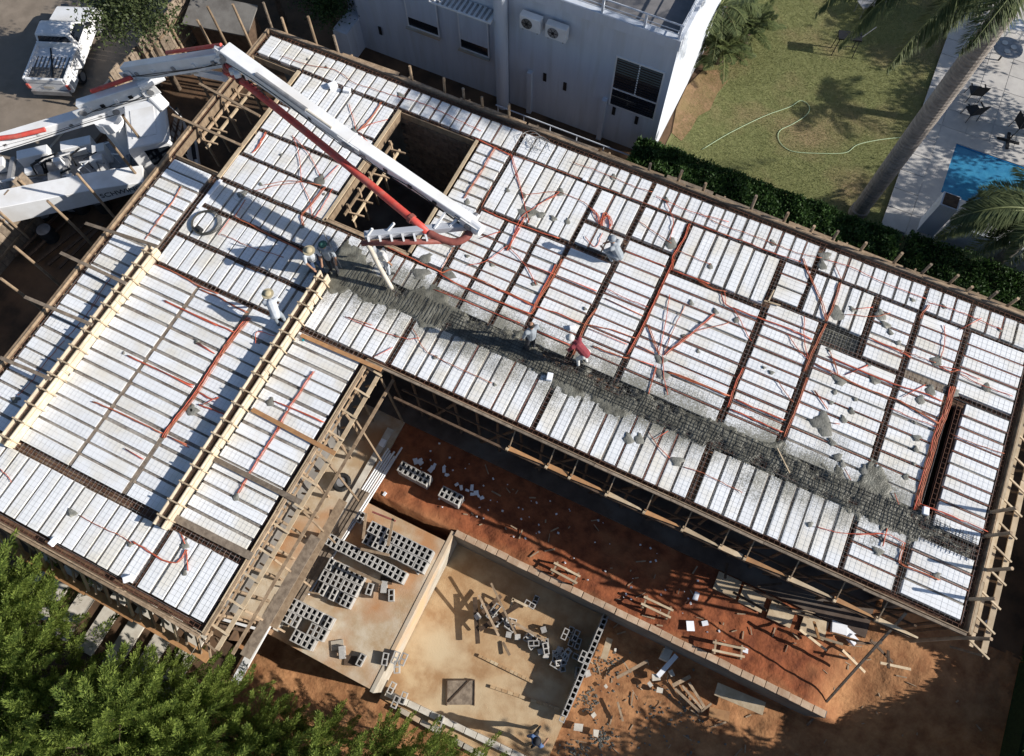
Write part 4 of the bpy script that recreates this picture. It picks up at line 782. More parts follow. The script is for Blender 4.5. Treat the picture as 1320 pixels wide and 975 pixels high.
fl.build('foam_crumbs', 'foam_scrap', label='scattered white foam crumbs on the shaded red earth', cat='crumbs', kind='stuff')
gr = MB()
for i in range(500):
    c = random.choice([(21.2, -15.0, .7), (21.0, -16.4, .5), (22.0, -17.2, .4), (21.4, -18, .5), (24, -15.6, 1.2), (22.6, -16.6, 2.0)]); x, y = random.gauss(c[0], c[2]*.5), random.gauss(c[1], c[2]*.45)
    if x < 20.75 or y > -13.8: continue
    s = random.uniform(.02, .06); z = float(soil_h(np.array(x), np.array(y))); gr.beam((x, y, z), (x+s, y+s*random.uniform(-1, 1), z+s*.4), s, s)
gr.build('gravel', 'mortar', label='loose grey gravel and crumbs on the tan earth', cat='gravel', kind='stuff')
for i, (a, b, w, m, lab) in enumerate([((795, 874), (835, 852), .10, 'timber', 'tan plank on the earth left of the rubble heap'), ((796, 905), (803, 930), .07, 'timber', 'short stick lying on the bare tan earth'), ((867, 884), (890, 872), .12, 'timber', 'plank end at the head of the timber bundle'), ((870, 888), (902, 918), .09, 'timber', 'left plank of the bundle on tan earth'), ((879, 884), (906, 915), .08, 'timber', 'middle plank of the bundle on tan earth'), ((888, 880), (908, 912), .09, 'timber', 'right plank of the bundle on tan earth'), ((903, 918), (917, 907), .07, 'timber', 'cross stick at the foot of the bundle'), ((914, 918), (940, 924), .32, 'timber_orange', 'orange board at the shadow edge'), ((921, 936), (936, 931), .06, 'timber', 'thin offcut below the orange board'), ((923, 888), (985, 914), .42, 'timber_yellow', 'wide pale sheet leaning in the wall shadow'), ((786, 823), (778, 850), .22, 'timber_yellow', 'pale board against the low court wall'), ((872, 845), (848, 872), .16, 'foam_scrap', 'long white plank on the rubble heap'), ((1065, 905), (1168, 790), .07, 'timber_grey', 'long slanting pole from the earth up to the slab corner'), ((1040, 935), (1062, 912), .07, 'timber_grey', 'pole end sticking out at the retaining wall end'), ((1062, 914), (1070, 930), .1, 'timber_orange', 'short reddish post at the wall end')]):
    za, zb = (-1.6, -1.6)
    if i == 12: za, zb = -.3, ZD-.4
    if i == 9: za, zb = -1.45, -1.2
    MB().beam(at(*a, za), at(*b, zb), w, .05).build('timber_board', m, label=lab, cat='board')
# lit timber clutter beneath the south-east corner
for i in range(16):
    x = 23.5+i*.36+random.uniform(-.1, .1); y = -10.7-random.uniform(0, .9); a = random.uniform(-.5, .5)+(1.2 if i % 3 == 0 else 0)
    MB().beam((x, y, .2+random.uniform(0, .8)), (x+1.1*math.cos(a), y+1.1*math.sin(a)*.5, .2+random.uniform(0, .8)), .08, .04).build('timber_board', random.choice(('timber', 'timber_yellow', 'timber_orange', 'timber_dark')), label='%s loose board from the west heaped under the south-east edge' % ORD[i], cat='board', group='boards heaped under the south-east edge')
for i, (x, y) in enumerate(((24.6, -11.15), (25.6, -11.2), (26.7, -11.1), (23.7, -11.1))):
    MB().box(x-.4, y-.32, .03, x+.4, y+.3, .09).build('plywood_sheet', 'timber_yellow', label='%s pale plywood sheet from the east under the south-east edge' % ORD[i], cat='sheet', group='plywood under the south-east edge')
tyre = empty('tyre', at(440, 622, .3), label='black tyre lying below the yellow scaffold of the west wing', cat='tyre')
tt = MB(); n = 20
for i in range(n):
    a, b = 2*math.pi*i/n, 2*math.pi*(i+1)/n
    tt.tube([(.26*math.cos(a), .26*math.sin(a), 0), (.26*math.cos(b), .26*math.sin(b), 0)], .09, 8, cap=False)
tt.build('tread', 'rubber', tyre, smooth=True); MB().tube([(0, 0, -.05), (0, 0, .03)], .17, 14).build('rim', 'metal_grey', tyre)
# pale strips of paving south of the west wing, white gutter channel at the slab corner
for i in range(7):
    x = 2.2+i*1.02; MB().box(x, -22.2, -.06, x+.58, -19.95, .02).build('paving_strip', 'concrete_pale', label='%s pale concrete strip from the street between trees and west wing' % ORD[i], cat='paving', group='paving strips by the trees')
sheet('verge', -6.8, -40, 10.4, -19.9, -.1, 'earth_dark')
MB().beam(at(345, 805, .2), at(303, 880, .2), .26, .12).build('gutter_channel', 'white_paint', label='white channel running from the slab corner toward the trees', cat='channel')
MB().beam(at(285, 798, .6), at(335, 812, .6), .08, .08).build('channel_brace', 'white_paint', label='thin white rail crossing by the slab corner', cat='rail')
# cable coil and odds on the slab
coil = empty('cable_coil', zp('B', 350, 690, ZD+.03), label='grey cable coil lying on white fillers', cat='cable coil')
for k in range(5): MB().tube([((.42+.025*k)*math.cos(t)+.02*k, (.42+.02*k)*math.sin(t), .02+.012*k) for t in [2*math.pi*i/28 for i in range(29)]], .011, 5).build('loop', 'rebar', coil)
MB().tube([(-.1, -.3, .05), (.1, -.34, .05)], .09, 10).build('spool', 'rubber', coil)
for reg, x, y, lab in (('E', 250, 170, 'tangle of pale wire on the north strip by the white house'), ('B', 640, 520, 'small wire loops beside the mortar pat'), ('C', 1200, 90, 'wire curls over the northern beam joint')):
    c = zp(reg, x, y, ZD+.06); o = empty('wire_tangle', c, label=lab, cat='wire', group='wire tangles')
    for k in range(5):
        r_ = random.uniform(.12, .4); cx, cy = random.uniform(-.35, .35), random.uniform(-.2, .2); MB().tube([(cx+r_*math.cos(t), cy+r_*.7*math.sin(t), .03+.03*math.sin(3*t+k)) for t in [2*math.pi*i/22 for i in range(20)]], .007, 4).build('strand', 'wire', o)
for i, (reg, x, y, s, lab) in enumerate([('M', 330, 655, .12, 'white foam chip at the south edge of the west wing, left'), ('M', 780, 880, .12, 'white foam chip at the south edge of the west wing, middle'), ('F', 300, 690, .13, 'white foam cube on the wet beam'), ('E', 500, 360, .08, 'white scrap on the second filler field'), ('F', 430, 410, .1, 'white foam bits near the bending worker'), ('I', 715, 940, .12, 'white foam cube at the dark slot end'), ('A', 480, 360, .16, 'pale rag heap on the north-west fillers'), ('A', 560, 385, .13, 'second pale rag on the north-west fillers'), ('N', 900, 370, .05, 'turquoise glove on the tan board')]):
    q = zp(reg, x, y, ZD+.02); o = MB().box(-s, -s*.7, 0, s, s*.7, s*.9).build('scrap', 'teal' if i == 8 else 'foam_scrap', label=lab, cat='scrap', group='scraps on the slab', bevel=.01); o.location = q; o.rotation_euler = (.05, .05, random.uniform(0, 2))
# ================================================================== vehicles
def wheel(parent, x, y, r, w):
    t = MB().tube([(x, y-w/2, r), (x, y-w/2+.03, r), (x, y+w/2-.03, r), (x, y+w/2, r)], [r*.93, r, r, r*.93], 20).build('wheel', 'rubber', parent)
    MB().tube([(x, y-w/2-.006, r), (x, y+w/2+.006, r)], r*.58, 14).build('rim', 'metal_grey', t)
def pump():
    o = empty('concrete_pump_truck', (-2.9, -5.03, 0), math.atan2(.66, .75), label='white concrete pump truck with red pipeline and long folded boom reaching over the slab', cat='pump truck')
    inv = Matrix.Rotation(-math.atan2(.66, .75), 3, 'Z'); base = Vector((-2.9, -5.03, 0))
    def lo(px_, py_, z): return inv @ (at(px_, py_, z)-base)
    MB().box(-9, -.45, .65, 1.1, .45, .95).build('chassis', 'black', o)
    for x in (.2, -4.2, -5.4): wheel(o, x, -1.0, .48, .3); wheel(o, x, 1.0, .48, .3)
    cab = MB().extrude([(-.85, -1.1, .8), (.95, -1.1, .8), (1.0, -1.1, 1.65), (.72, -1.1, 2.72), (.5, -1.1, 2.88), (-.78, -1.1, 2.88), (-.85, -1.1, 2.6)], (0, 2.2, 0)).build('cab', 'white_paint', o, bevel=.04)
    MB().quad((1.012, -.95, 1.72), (1.012, .95, 1.72), (.765, .95, 2.62), (.765, -.95, 2.62)).build('windscreen', 'glass_dark', cab)
    for s in (-1, 1): MB().extrude([(-.3, s*1.112, 1.75), (.85, s*1.112, 1.75), (.63, s*1.112, 2.6), (-.3, s*1.112, 2.6)], (0, s*.004, 0)).build('side_window', 'glass_dark', cab); MB().box(.9, s*1.14-.06, 1.7, 1.0, s*1.14+.06, 2.1).build('mirror', 'black', cab)
    MB().box(-.55, -.7, 2.882, .35, .7, 2.91).build('roof_hatch', 'white_paint', cab); MB().box(.98, -1.05, .55, 1.12, 1.05, .85).build('bumper', 'white_paint', cab)
    MB().box(-8.8, -1.2, .96, -1.0, 1.2, 1.12).build('deck', 'metal_grey', o)
    MB().extrude([(-8.5, -1.95, 1.3), (-2.6, -1.95, 1.3), (-.7, -1.95, 1.45), (-.7, -1.95, 1.9), (-2.4, -1.95, 2.1), (-8.5, -1.95, 2.35)], (0, .85, 0)).build('outrigger', 'white_paint', o, bevel=.02)
    for x in (-7.4, -5.6, -3.9): MB().box(x, .75, 1.125, x+1.2, 1.2, random.uniform(1.5, 1.8)).build('side_locker', 'white_paint', o, bevel=.02)
    for x in (-6.2, -4.0, -1.5): MB().beam((x, -1.4, 1.5), (x+.35, 1.1, 1.4), .16, .18).build('cross_member', 'metal_grey', o)
    for i in range(22):
        x, y = random.uniform(-6.5, -1.8), random.uniform(-.95, .45); MB().tube([(x, y, 1.2), (x+random.uniform(-.2, .2), y+.1, 1.7), (x+random.uniform(.3, .9), y+random.uniform(-.3, .3), random.uniform(1.6, 2.0))], random.uniform(.02, .06), 6).build('hydraulic_line', random.choice(('black', 'metal_grey', 'white_paint', 'rubber')), o)
    for i in range(8):
        x, y = random.uniform(-6.5, -2), random.uniform(-.9, .3); s = random.uniform(.12, .28); MB().box(x-s, y-s*.8, 1.12, x+s, y+s*.8, random.uniform(1.5, 1.95)).build('valve_box', random.choice(('white_paint', 'white_paint', 'metal_grey')), o, bevel=.015)
    tx = lo(137, 152, 3.2); MB().tube([(tx.x, tx.y, 1.1), (tx.x, tx.y, 2.8), (tx.x, tx.y, 2.85), (tx.x, tx.y, 3.3)], [.42, .38, .5, .5], 22).build('turret', 'white_paint', o)
    def arm(a, b, w, h, m='white_paint', tw=None, th=None): return MB().beam(lo(*a), lo(*b), w, h, tw=tw, th=th).build('boom_arm', m, o, bevel=.02)
    a1 = arm((152, 138, 3.5), (-60, 202, 3.7), .42, .5)
    MB().tube([lo(-60, 186, 4.0), lo(20, 176, 4.0), lo(58, 167, 4.0)], .09, 10).build('delivery_pipe', 'red_paint', o)
    arm((106, 140, 4.6), (196, 112, 5.2), .32, .66); MB().tube([lo(118, 118, 5.2), lo(170, 100, 5.6)], .08, 10).build('delivery_pipe', 'red_paint', o)
    MB().beam(lo(178, 104, 5.2), lo(213, 140, 4.4), .42, .4).build('knuckle_link', 'white_paint', o, bevel=.05); MB().tube([lo(180, 112, 5.5), lo(210, 98, 5.6)], .16, 12).build('cylinder', 'white_paint', o)
    arm((166, 93, 5.5), (296, 73, 8.1), .32, .62, th=.5); MB().tube([lo(215, 68, 7.4), lo(285, 58, 8.4)], .06, 8).build('delivery_pipe', 'red_paint', o)
    MB().beam(lo(250, 92, 6.6), lo(290, 100, 7.6), .16, .22).build('boom_link', 'grey_paint', o)
    a4 = arm((291, 66, 8.3), (455, 183, 7.7), .46, .42, tw=.40, th=.38); arm((455, 183, 7.7), (612, 288, 7.0), .40, .38, tw=.30, th=.3)
    for (x, y, z) in ((291, 70, 8.2), (609, 289, 7.0)): c = lo(x, y, z); MB().tube([c+Vector((-.2, .3, 0)), c+Vector((.2, -.3, 0))], .17, 14).build('pivot', 'white_paint', o)
    pts = spline([lo(296, 84, 8.0), lo(292, 93, 7.7), lo(310, 103, 7.5), lo(425, 195, 7.2), lo(552, 300, 6.8)], 6); pipe = MB().tube(pts, .12, 12).build('delivery_pipe', 'red_paint', o, smooth=True)
    for t in (.12, .5, .52, .98): i = int(t*(len(pts)-1)); d = (pts[min(i+1, len(pts)-1)]-pts[i-1]).normalized(); MB().tube([pts[i]-d*.06, pts[i]+d*.06], .155, 12).build('clamp', 'red_brown', pipe)
    for (x, y) in ((300, 92), (306, 96), (313, 88), (320, 98)): c = lo(x, y, 7.9); MB().box(c.x-.1, c.y-.09, c.z-.1, c.x+.1, c.y+.09, c.z+.1).build('fitting', 'white_paint', o, bevel=.03)
    el = spline([lo(552, 300, 6.8), lo(568, 308, 6.75), lo(588, 312, 6.7), lo(604, 303, 6.75), lo(606, 288, 6.85), lo(598, 282, 6.9)], 6); MB().tube(el, .115, 12).build('elbow', 'red_brown', o, smooth=True)
    arm((604, 291, 6.8), (470, 304, 6.75), .20, .26, 'grey_paint'); MB().tube([lo(572, 311, 6.7), lo(466, 314, 6.65)], .085, 10).build('delivery_pipe', 'red_brown', o, smooth=True)
    for i in range(6): c = lo(475+i*15, 308, 6.72); MB().box(c.x-.03, c.y-.12, c.z-.1, c.x+.03, c.y+.12, c.z+.12).build('pipe_clamp', 'white_paint', o)
    for a, b in (((560, 295), (574, 274)), ((580, 292), (596, 276)), ((500, 297), (508, 288)), ((474, 303), (480, 295))): MB().beam(lo(*a, 6.9), lo(*b, 7.1), .06, .07).build('bracket', 'white_paint', o)
    h = spline([lo(474, 315, 6.65), lo(478, 322, 6.4), lo(488, 342, 5.5), lo(505, 372, 4.36)], 6); MB().tube(h, .075, 10).build('end_hose', 'concrete_pale', o, smooth=True)
    for (x0, y0, z0, x1, y1, z1) in ((106, 140, 4.6, 196, 112, 5.2), (166, 93, 5.5, 296, 73, 8.1), (291, 66, 8.3, 455, 183, 7.7), (455, 183, 7.7, 612, 288, 7.0), (152, 138, 3.5, -60, 202, 3.7)):
        a, b = lo(x0, y0, z0), lo(x1, y1, z1); d = (b-a).normalized(); sd_ = d.cross(Vector((0, 0, 1))).normalized()
        if sd_.y > 0: sd_ = -sd_
        for k in range(2): MB().tube(spline([lerp(a, b, t)+sd_*(.20+.03*k)+Vector((0, 0, random.uniform(-.16, .02)-.04*k)) for t in (.03, .25, .5, .75, .97)], 4), .014, 5).build('hydraulic_line', 'black', o)
        for t in (.12, .3, .5, .7, .88):
            c = lerp(a, b, t)+sd_*.185; MB().beam(c-d*.07, c+d*.07, .05, .12).build('line_bracket', random.choice(('black', 'metal_grey', 'white_paint')), o)
        for t in (.02, .98):
            c = lerp(a, b, t); MB().tube([c-sd_*.26, c+sd_*.26], .13, 12).build('hinge_pin', 'metal_grey', o); MB().beam(c-d*.3+sd_*.21, c+d*.3+sd_*.21, .03, .34).build('hinge_plate', 'white_paint', o)
    for a, b in (((120, 128, 5.0), (172, 118, 4.7)), ((200, 92, 6.1), (246, 94, 6.7)), ((330, 96, 8.35), (395, 142, 8.1))): MB().tube([lo(*a), lo(*b)], .075, 10).build('cylinder', 'metal_grey', o); MB().tube([lo(*b), lerp(lo(*a), lo(*b), 1.5)], .04, 8).build('cylinder_rod', 'concrete_pale', o)
    for i in range(5): MB().tube(spline([lo(300+i*4, 88+i*3, 7.9), lo(315+i*5, 108+i*2, 7.4), lo(330+i*4, 104+i*6, 7.9)], 5), .018, 5).build('hydraulic_line', 'black', o)
    cu = bpy.data.curves.new('lettering', 'FONT'); cu.body = 'SCHWING'; cu.size = .34; cu.extrude = .004; cu.materials.append(M['black'])
    tmp = bpy.data.objects.new('t', cu); COL.objects.link(tmp); dg = bpy.context.evaluated_depsgraph_get(); me = bpy.data.meshes.new_from_object(tmp.evaluated_get(dg)); bpy.data.objects.remove(tmp)
    t = link('lettering', me, o); t.location = (-2.5, -1.954, 1.55); t.rotation_euler = (math.pi/2, 0, 0)
pump()
def pickup():
    c = at(86, 62, .6); dv = at(101, 5, .6)-at(74, 110, .6); o = empty('pickup_truck', (c.x, c.y, .03), math.atan2(dv.y, dv.x)-.09, label='white single-cab pickup with open grey bed parked on the road', cat='pickup')
    W = .84; o.scale = (1.08, 1.12, 1.05)
    body = MB().extrude([(-2.2, -W, .35), (-2.2, -W, .95), (-.35, -W, 1.0), (-.30, -W, 1.0), (1.0, -W, .98), (1.95, -W, .85), (2.18, -W, .62), (2.2, -W, .35)], (0, 2*W, 0)).build('body', 'white_paint', o, bevel=.06)
    MB().box(-2.08, -W+.12, .951, -.42, W-.12, .97).build('bed_floor', 'concrete_dark', o)
    for a, b in (((-2.2, -W, .9), (-.35, -W+.1, 1.12)), ((-2.2, W-.1, .9), (-.35, W, 1.12)), ((-2.22, -W+.1, .9), (-2.1, W-.1, 1.12)), ((-.45, -W+.1, .9), (-.36, W-.1, 1.25))): MB().box(*a, *b).build('bed_side', 'white_paint', o, bevel=.025)
    for i in range(9): MB().box(-2.06, -.62+i*.155-.03, .972, -.46, -.62+i*.155+.03, .985).build('bed_rib', 'concrete_dark', o)
    MB().beam((-2.05, -.3, 1.0), (-.5, .25, 1.0), .05, .05).build('load_bar', 'black', o)
    roof = MB().add([(-.36, -W+.03, .99), (1.0, -W+.03, .99), (1.0, W-.03, .99), (-.36, W-.03, .99), (-.30, -W+.17, 1.55), (.42, -W+.17, 1.55), (.42, W-.17, 1.55), (-.30, W-.17, 1.55)], [(0, 3, 2, 1), (4, 5, 6, 7), (0, 1, 5, 4), (1, 2, 6, 5), (2, 3, 7, 6), (3, 0, 4, 7)]).build('cab', 'white_paint', o, bevel=.05)
    MB().quad((1.0, -.70, 1.035), (1.0, .70, 1.035), (.485, .60, 1.522), (.485, -.60, 1.522)).build('windscreen', 'glass_dark', roof).location = (.012, 0, .012)
    MB().quad((-.372, -.68, 1.1), (-.372, .68, 1.1), (-.325, .56, 1.47), (-.325, -.56, 1.47)).build('rear_window', 'glass_dark', roof)
    for s in (-1, 1): MB().quad((-.2, s*.80, 1.06), (.8, s*.80, 1.06), (.42, s*.70, 1.47), (-.18, s*.70, 1.47)).build('side_window', 'glass_dark', roof)
    for s in (-1, 1):
        wheel(o, 1.4, s*.78, .31, .2); wheel(o, -1.25, s*.78, .31, .2)
        MB().box(-2.25, s*.78-.045, .62, -2.19, s*.78+.045, .84).build('tail_light', 'red_paint', o); MB().box(2.1, s*.6-.14, .6, 2.2, s*.6+.14, .74).build('headlight', 'glass_dark', o); MB().box(.75, s*.93-.08, 1.0, .88, s*.93+.08, 1.13).build('mirror', 'black', o)
    MB().box(-2.32, -.75, .35, -2.2, .75, .55).build('rear_bumper', 'metal_grey', o); MB().box(2.14, -.7, .3, 2.28, .7, .5).build('front_bumper', 'white_paint', o)
    MB().box(-2.226, -.2, .62, -2.222, .2, .74).build('number_plate', 'concrete_pale', o)
pickup()
# plank hoarding along the street
HF = empty('plank_hoarding', (-6.3, 0, 0), label='rough plank hoarding with rails along the street side', cat='hoarding')
y = -19
while y < 2.5:
    if not (-9.0 < y < -3.6): MB().box(-.02+random.uniform(-.02, .02), y, 0, .02, y+.27, 2.3+random.uniform(-.15, .1)).build('plank', 'timber_grey', HF)
    y += .285
for z in (.5, 1.55):
    for a, b in ((-19, -9), (-3.6, 2.6)): MB().box(.021, a, z, .08, b, z+.09).build('rail', 'timber', HF)
for y in (-18, -15.5, -13, -10.5, -9.1, -3.5, -1.6, .3, 2.2): MB().tube([(.12, y, 0), (.14, y, 2.3)], .055, 7).build('post', 'timber', HF)
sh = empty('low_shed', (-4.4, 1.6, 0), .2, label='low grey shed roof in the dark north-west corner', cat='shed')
MB().box(-1.3, -.6, 0, 1.3, .6, 1.7).build('wall', 'timber_dark', sh); MB().add([(-1.5, -.75, 1.72), (1.5, -.75, 1.72), (1.5, .75, 2.0), (-1.5, .75, 2.0), (-1.5, -.75, 1.78), (1.5, -.75, 1.78), (1.5, .75, 2.06), (-1.5, .75, 2.06)], [(0, 3, 2, 1), (4, 5, 6, 7), (0, 1, 5, 4), (1, 2, 6, 5), (2, 3, 7, 6), (3, 0, 4, 7)]).build('roof', 'concrete_dark', sh)  # shade over the shed is put into the darker roof colour
for i, (x, y, r_) in enumerate(((100, 262, .32), (60, 300, .3), (130, 262, .28))):
    q = at(x, y, .4); o = empty('drum', (q.x, q.y, 0), label='%s dark round drum in the shaded strip west of the slab' % ORD[i], cat='drum', group='drums west of the slab'); MB().tube([(0, 0, 0), (0, 0, .3), (0, 0, .32), (0, 0, .62)], [r_, r_, r_*1.04, r_], 16).build('shell', 'rubber', o); MB().tube([(0, 0, .621), (0, 0, .64)], r_*.92, 16).build('lid', 'metal_grey', o)
for i in range(8):
    a = at(20+i*14, 330+i*4, .2); MB().beam(a, a+Vector((random.uniform(.3, .8), 2.4, random.uniform(0, .3))), .12, .05).build('timber_board', 'timber_dark', label='%s board from the street lying in the dark western strip' % ORD[i], cat='board', group='boards in the western strip')
# ================================================================== people
def person(name_pose, loc, rz, mats, label, hat=None, held=None, s=1.0):
    P = dict(pel=(0, 0, .95), chest=(0, 0, 1.32), neck=(0, 0, 1.48), head=(.02, 0, 1.62), hl=(0, .10, .92), hr=(0, -.10, .92), kl=(.03, .11, .50), kr=(.03, -.11, .50), al=(0, .12, .08), ar=(0, -.12, .08), tl=(.16, .14, .04), tr=(.16, -.14, .04), sl=(0, .19, 1.42), sr=(0, -.19, 1.42), el=(.02, .27, 1.14), er=(.02, -.27, 1.14), wl=(.10, .28, .90), wr=(.10, -.28, .90))
    if name_pose == 'bend': P.update(pel=(-.12, 0, .88), chest=(.20, 0, 1.08), neck=(.36, 0, 1.12), head=(.50, 0, 1.12), hl=(-.12, .1, .86), hr=(-.12, -.1, .86), kl=(.05, .12, .48), kr=(-.02, -.12, .48), al=(-.02, .13, .08), ar=(-.15, -.13, .08), tl=(.14, .15, .04), tr=(.01, -.15, .04), sl=(.28, .18, 1.12), sr=(.28, -.18, 1.12), el=(.36, .22, .84), er=(.36, -.22, .84), wl=(.46, .14, .60), wr=(.46, -.14, .60))
    if name_pose == 'squat': P.update(pel=(-.15, 0, .38), chest=(.08, 0, .70), neck=(.16, 0, .85), head=(.24, 0, .97), hl=(-.12, .1, .38), hr=(-.12, -.1, .38), kl=(.28, .17, .48), kr=(.28, -.17, .48), al=(.0, .14, .08), ar=(.0, -.14, .08), tl=(.17, .16, .04), tr=(.17, -.16, .04), sl=(.12, .19, .80), sr=(.12, -.19, .80), el=(.30, .26, .58), er=(.30, -.26, .58), wl=(.48, .12, .42), wr=(.48, -.12, .42))
    if name_pose == 'reach': P.update(el=(.22, .26, 1.20), er=(.20, -.26, 1.16), wl=(.42, .18, 1.12), wr=(.40, -.16, 1.02), chest=(.08, 0, 1.30), neck=(.13, 0, 1.46), head=(.19, 0, 1.59), sl=(.1, .19, 1.4), sr=(.1, -.19, 1.4), kl=(.12, .12, .5), al=(.1, .13, .08), tl=(.26, .15, .04))
    if name_pose == 'walk': P.update(kl=(.18, .11, .52), al=(.2, .12, .1), tl=(.36, .13, .06), kr=(-.06, -.11, .48), ar=(-.28, -.12, .12), tr=(-.13, -.13, .04), wl=(-.12, .26, .92), wr=(.22, -.25, .98), el=(-.1, .26, 1.14), er=(.04, -.26, 1.14))
    P = {k: Vector(v)*s for k, v in P.items()}
    SEG = [('pel', 'chest', .15, .16, 1), ('chest', 'neck', .15, .07, 1), ('neck', 'head', .06, .06, 3), ('pel', 'hl', .14, .10, 2), ('pel', 'hr', .14, .10, 2), ('hl', 'kl', .10, .07, 2), ('hr', 'kr', .10, .07, 2), ('kl', 'al', .068, .045, 2), ('kr', 'ar', .068, .045, 2), ('al', 'tl', .05, .04, 4), ('ar', 'tr', .05, .04, 4),
           ('chest', 'sl', .12, .075, 1), ('chest', 'sr', .12, .075, 1), ('sl', 'el', .068, .05, 1), ('sr', 'er', .068, .05, 1), ('el', 'wl', .045, .034, 3), ('er', 'wr', .045, .034, 3)]
    segs = []
    for a, b, r0, r1, m in SEG: segs.append((P[a], P[b], r0*s, r1*s, m))
    hd = P['head']; segs.append((hd+Vector((0, 0, .0)), hd+Vector((.015, 0, .08))*s, .085*s, .09*s, 3)); segs.append((hd+Vector((.08, 0, .02))*s, hd+Vector((.115, 0, .01))*s, .02*s, .015*s, 3))
    for e in (-1, 1): segs.append((hd+Vector((0, e*.085, .02))*s, hd+Vector((-.01, e*.10, .04))*s, .02*s, .018*s, 3))
    for w, e in (('wl', 1), ('wr', -1)):
        wv = P[w]; d = (wv-P['e'+w[1]]).normalized(); side = d.cross(Vector((1, 0, 0)) if abs(d.x) < .7 else Vector((0, 0, 1))).normalized(); pm = wv+d*.08*s; segs.append((wv, pm, .034*s, .038*s, 3))
        for f in range(4):
            b0 = pm+side*(f-1.5)*.021*s; ln = (.065, .08, .085, .06)[f]*s; mid = b0+d*ln*.6; up_ = side.cross(d)*e*.02*s; segs.append((b0, mid, .0105*s, .0095*s, 3)); segs.append((mid, mid+d*ln*.5+up_, .0095*s, .008*s, 3))
        segs.append((wv+d*.03*s+side*.03*s*e, wv+d*.075*s+side*.07*s*e, .012*s, .010*s, 3))
    mb = MB()
    for a, b, r0, r1, m in segs:
        d = (b-a); L_ = max(d.length, 1e-4); dd = d/L_; pts = [a-dd*r0*.9, a-dd*r0*.5, a, b, b+dd*r1*.5, b+dd*r1*.9]; mb.tube(pts, [r0*.4, r0*.87, r0, r1, r1*.87, r1*.4], 10)
    me = bpy.data.meshes.new('person'); me.from_pydata(mb.v, [], mb.f); o = link('person', me); md = o.modifiers.new('r', 'REMESH'); md.mode = 'VOXEL'; md.voxel_size = .013; sm = o.modifiers.new('s', 'SMOOTH'); sm.factor = .5; sm.iterations = 3
    dg = bpy.context.evaluated_depsgraph_get(); m2 = bpy.data.meshes.new_from_object(o.evaluated_get(dg)); bpy.data.objects.remove(o)
    for k in (mats[0], mats[1], 'skin', 'rubber'): m2.materials.append(M[k])
    n = len(m2.polygons); C = np.zeros(n*3); m2.polygons.foreach_get('center', C); C = C.reshape(-1, 3); best = np.full(n, 1e9); mi = np.zeros(n, int)
    for a, b, r0, r1, m in segs:
        a_, b_ = np.array(a), np.array(b); ab = b_-a_; t = np.clip(((C-a_)@ab)/max(ab@ab, 1e-9), 0, 1); dist = np.linalg.norm(C-(a_+t[:, None]*ab), axis=1)-(r0+(r1-r0)*t); k = dist < best; best[k] = dist[k]; mi[k] = m-1
    m2.polygons.foreach_set('material_index', mi.astype(np.int32))
    m2.polygons.foreach_set('use_smooth', np.ones(n, bool))
    o = link('person', m2, None, label, 'person'); o.location = loc; o.rotation_euler = (0, 0, rz)
    hc = hd+Vector((0, 0, .07))*s
    if hat: MB().tube([hc+Vector((0, 0, .0)), hc+Vector((0, 0, .05))*s, hc+Vector((0, 0, .09))*s, hc+Vector((0, 0, .11))*s], [.118*s, .112*s, .075*s, .02*s], 14).build('hat', hat, o, smooth=True); MB().tube([hc+Vector((0, 0, .0)), hc+Vector((0, 0, .012))*s], (.19 if hat == 'cap_straw' else .14)*s, 16).build('brim', hat, o)
    else: MB().tube([hc+Vector((-.01, 0, -.03))*s, hc+Vector((-.01, 0, .02))*s, hc+Vector((-.01, 0, .055))*s, hc+Vector((-.01, 0, .07))*s], [.10*s, .103*s, .08*s, .03*s], 12).build('hair', 'hair', o, smooth=True)
    for e in (-1, 1): c = hd+Vector((.083, e*.033, .035))*s; MB().tube([c, c+Vector((.008, 0, 0))], .011*s, 8).build('eye', 'eye', o)
    return o
def on(x, y, z=ZD+.02): return at(x, y, z)
person('reach', on(412, 352), -.6, ('cloth_pale', 'jeans'), 'worker in straw hat leaning to the pour, left of the rod holder', 'cap_straw')
w2 = person('stand', on(432, 350), -1.4, ('cloth_grey', 'cloth_dark'), 'worker in green cap holding a pole beside the wet concrete', 'cap_green')
q = on(440, 345, ZD+.05); MB().tube([q, q+Vector((-.25, .1, 1.9))], .02, 8).build('pole', 'metal_grey', label='thin metal pole held by the green-capped worker', cat='pole')
person('bend', on(365, 418), 2.4, ('cloth_pale', 'cloth_grey'), 'bent worker in pale cap tying conduits by the beam form', 'cap_straw')
person('stand', on(500, 352), 1.0, ('cloth_white', 'cloth_pale'), 'worker in white partly hidden behind the hanging hose', 'cloth_dark')
person('stand', on(684, 450), 2.6, ('cloth_grey', 'cloth_dark'), 'dark-clothed worker standing at the edge of the poured beam', None)
person('bend', on(748, 468), 2.9, ('cloth_red', 'cloth_white'), 'worker in red and white bending over the poured beam', 'cloth_white')
person('squat', on(792, 335), 2.9, ('cloth_grey', 'cloth_grey'), 'worker in grey squatting on a beam among the conduits', 'cloth_grey')
person('walk', at(690, 951, -1.75), 1.2, ('cloth_blue', 'cloth_dark'), 'worker in blue shirt walking in the sunken court', 'cloth_dark')
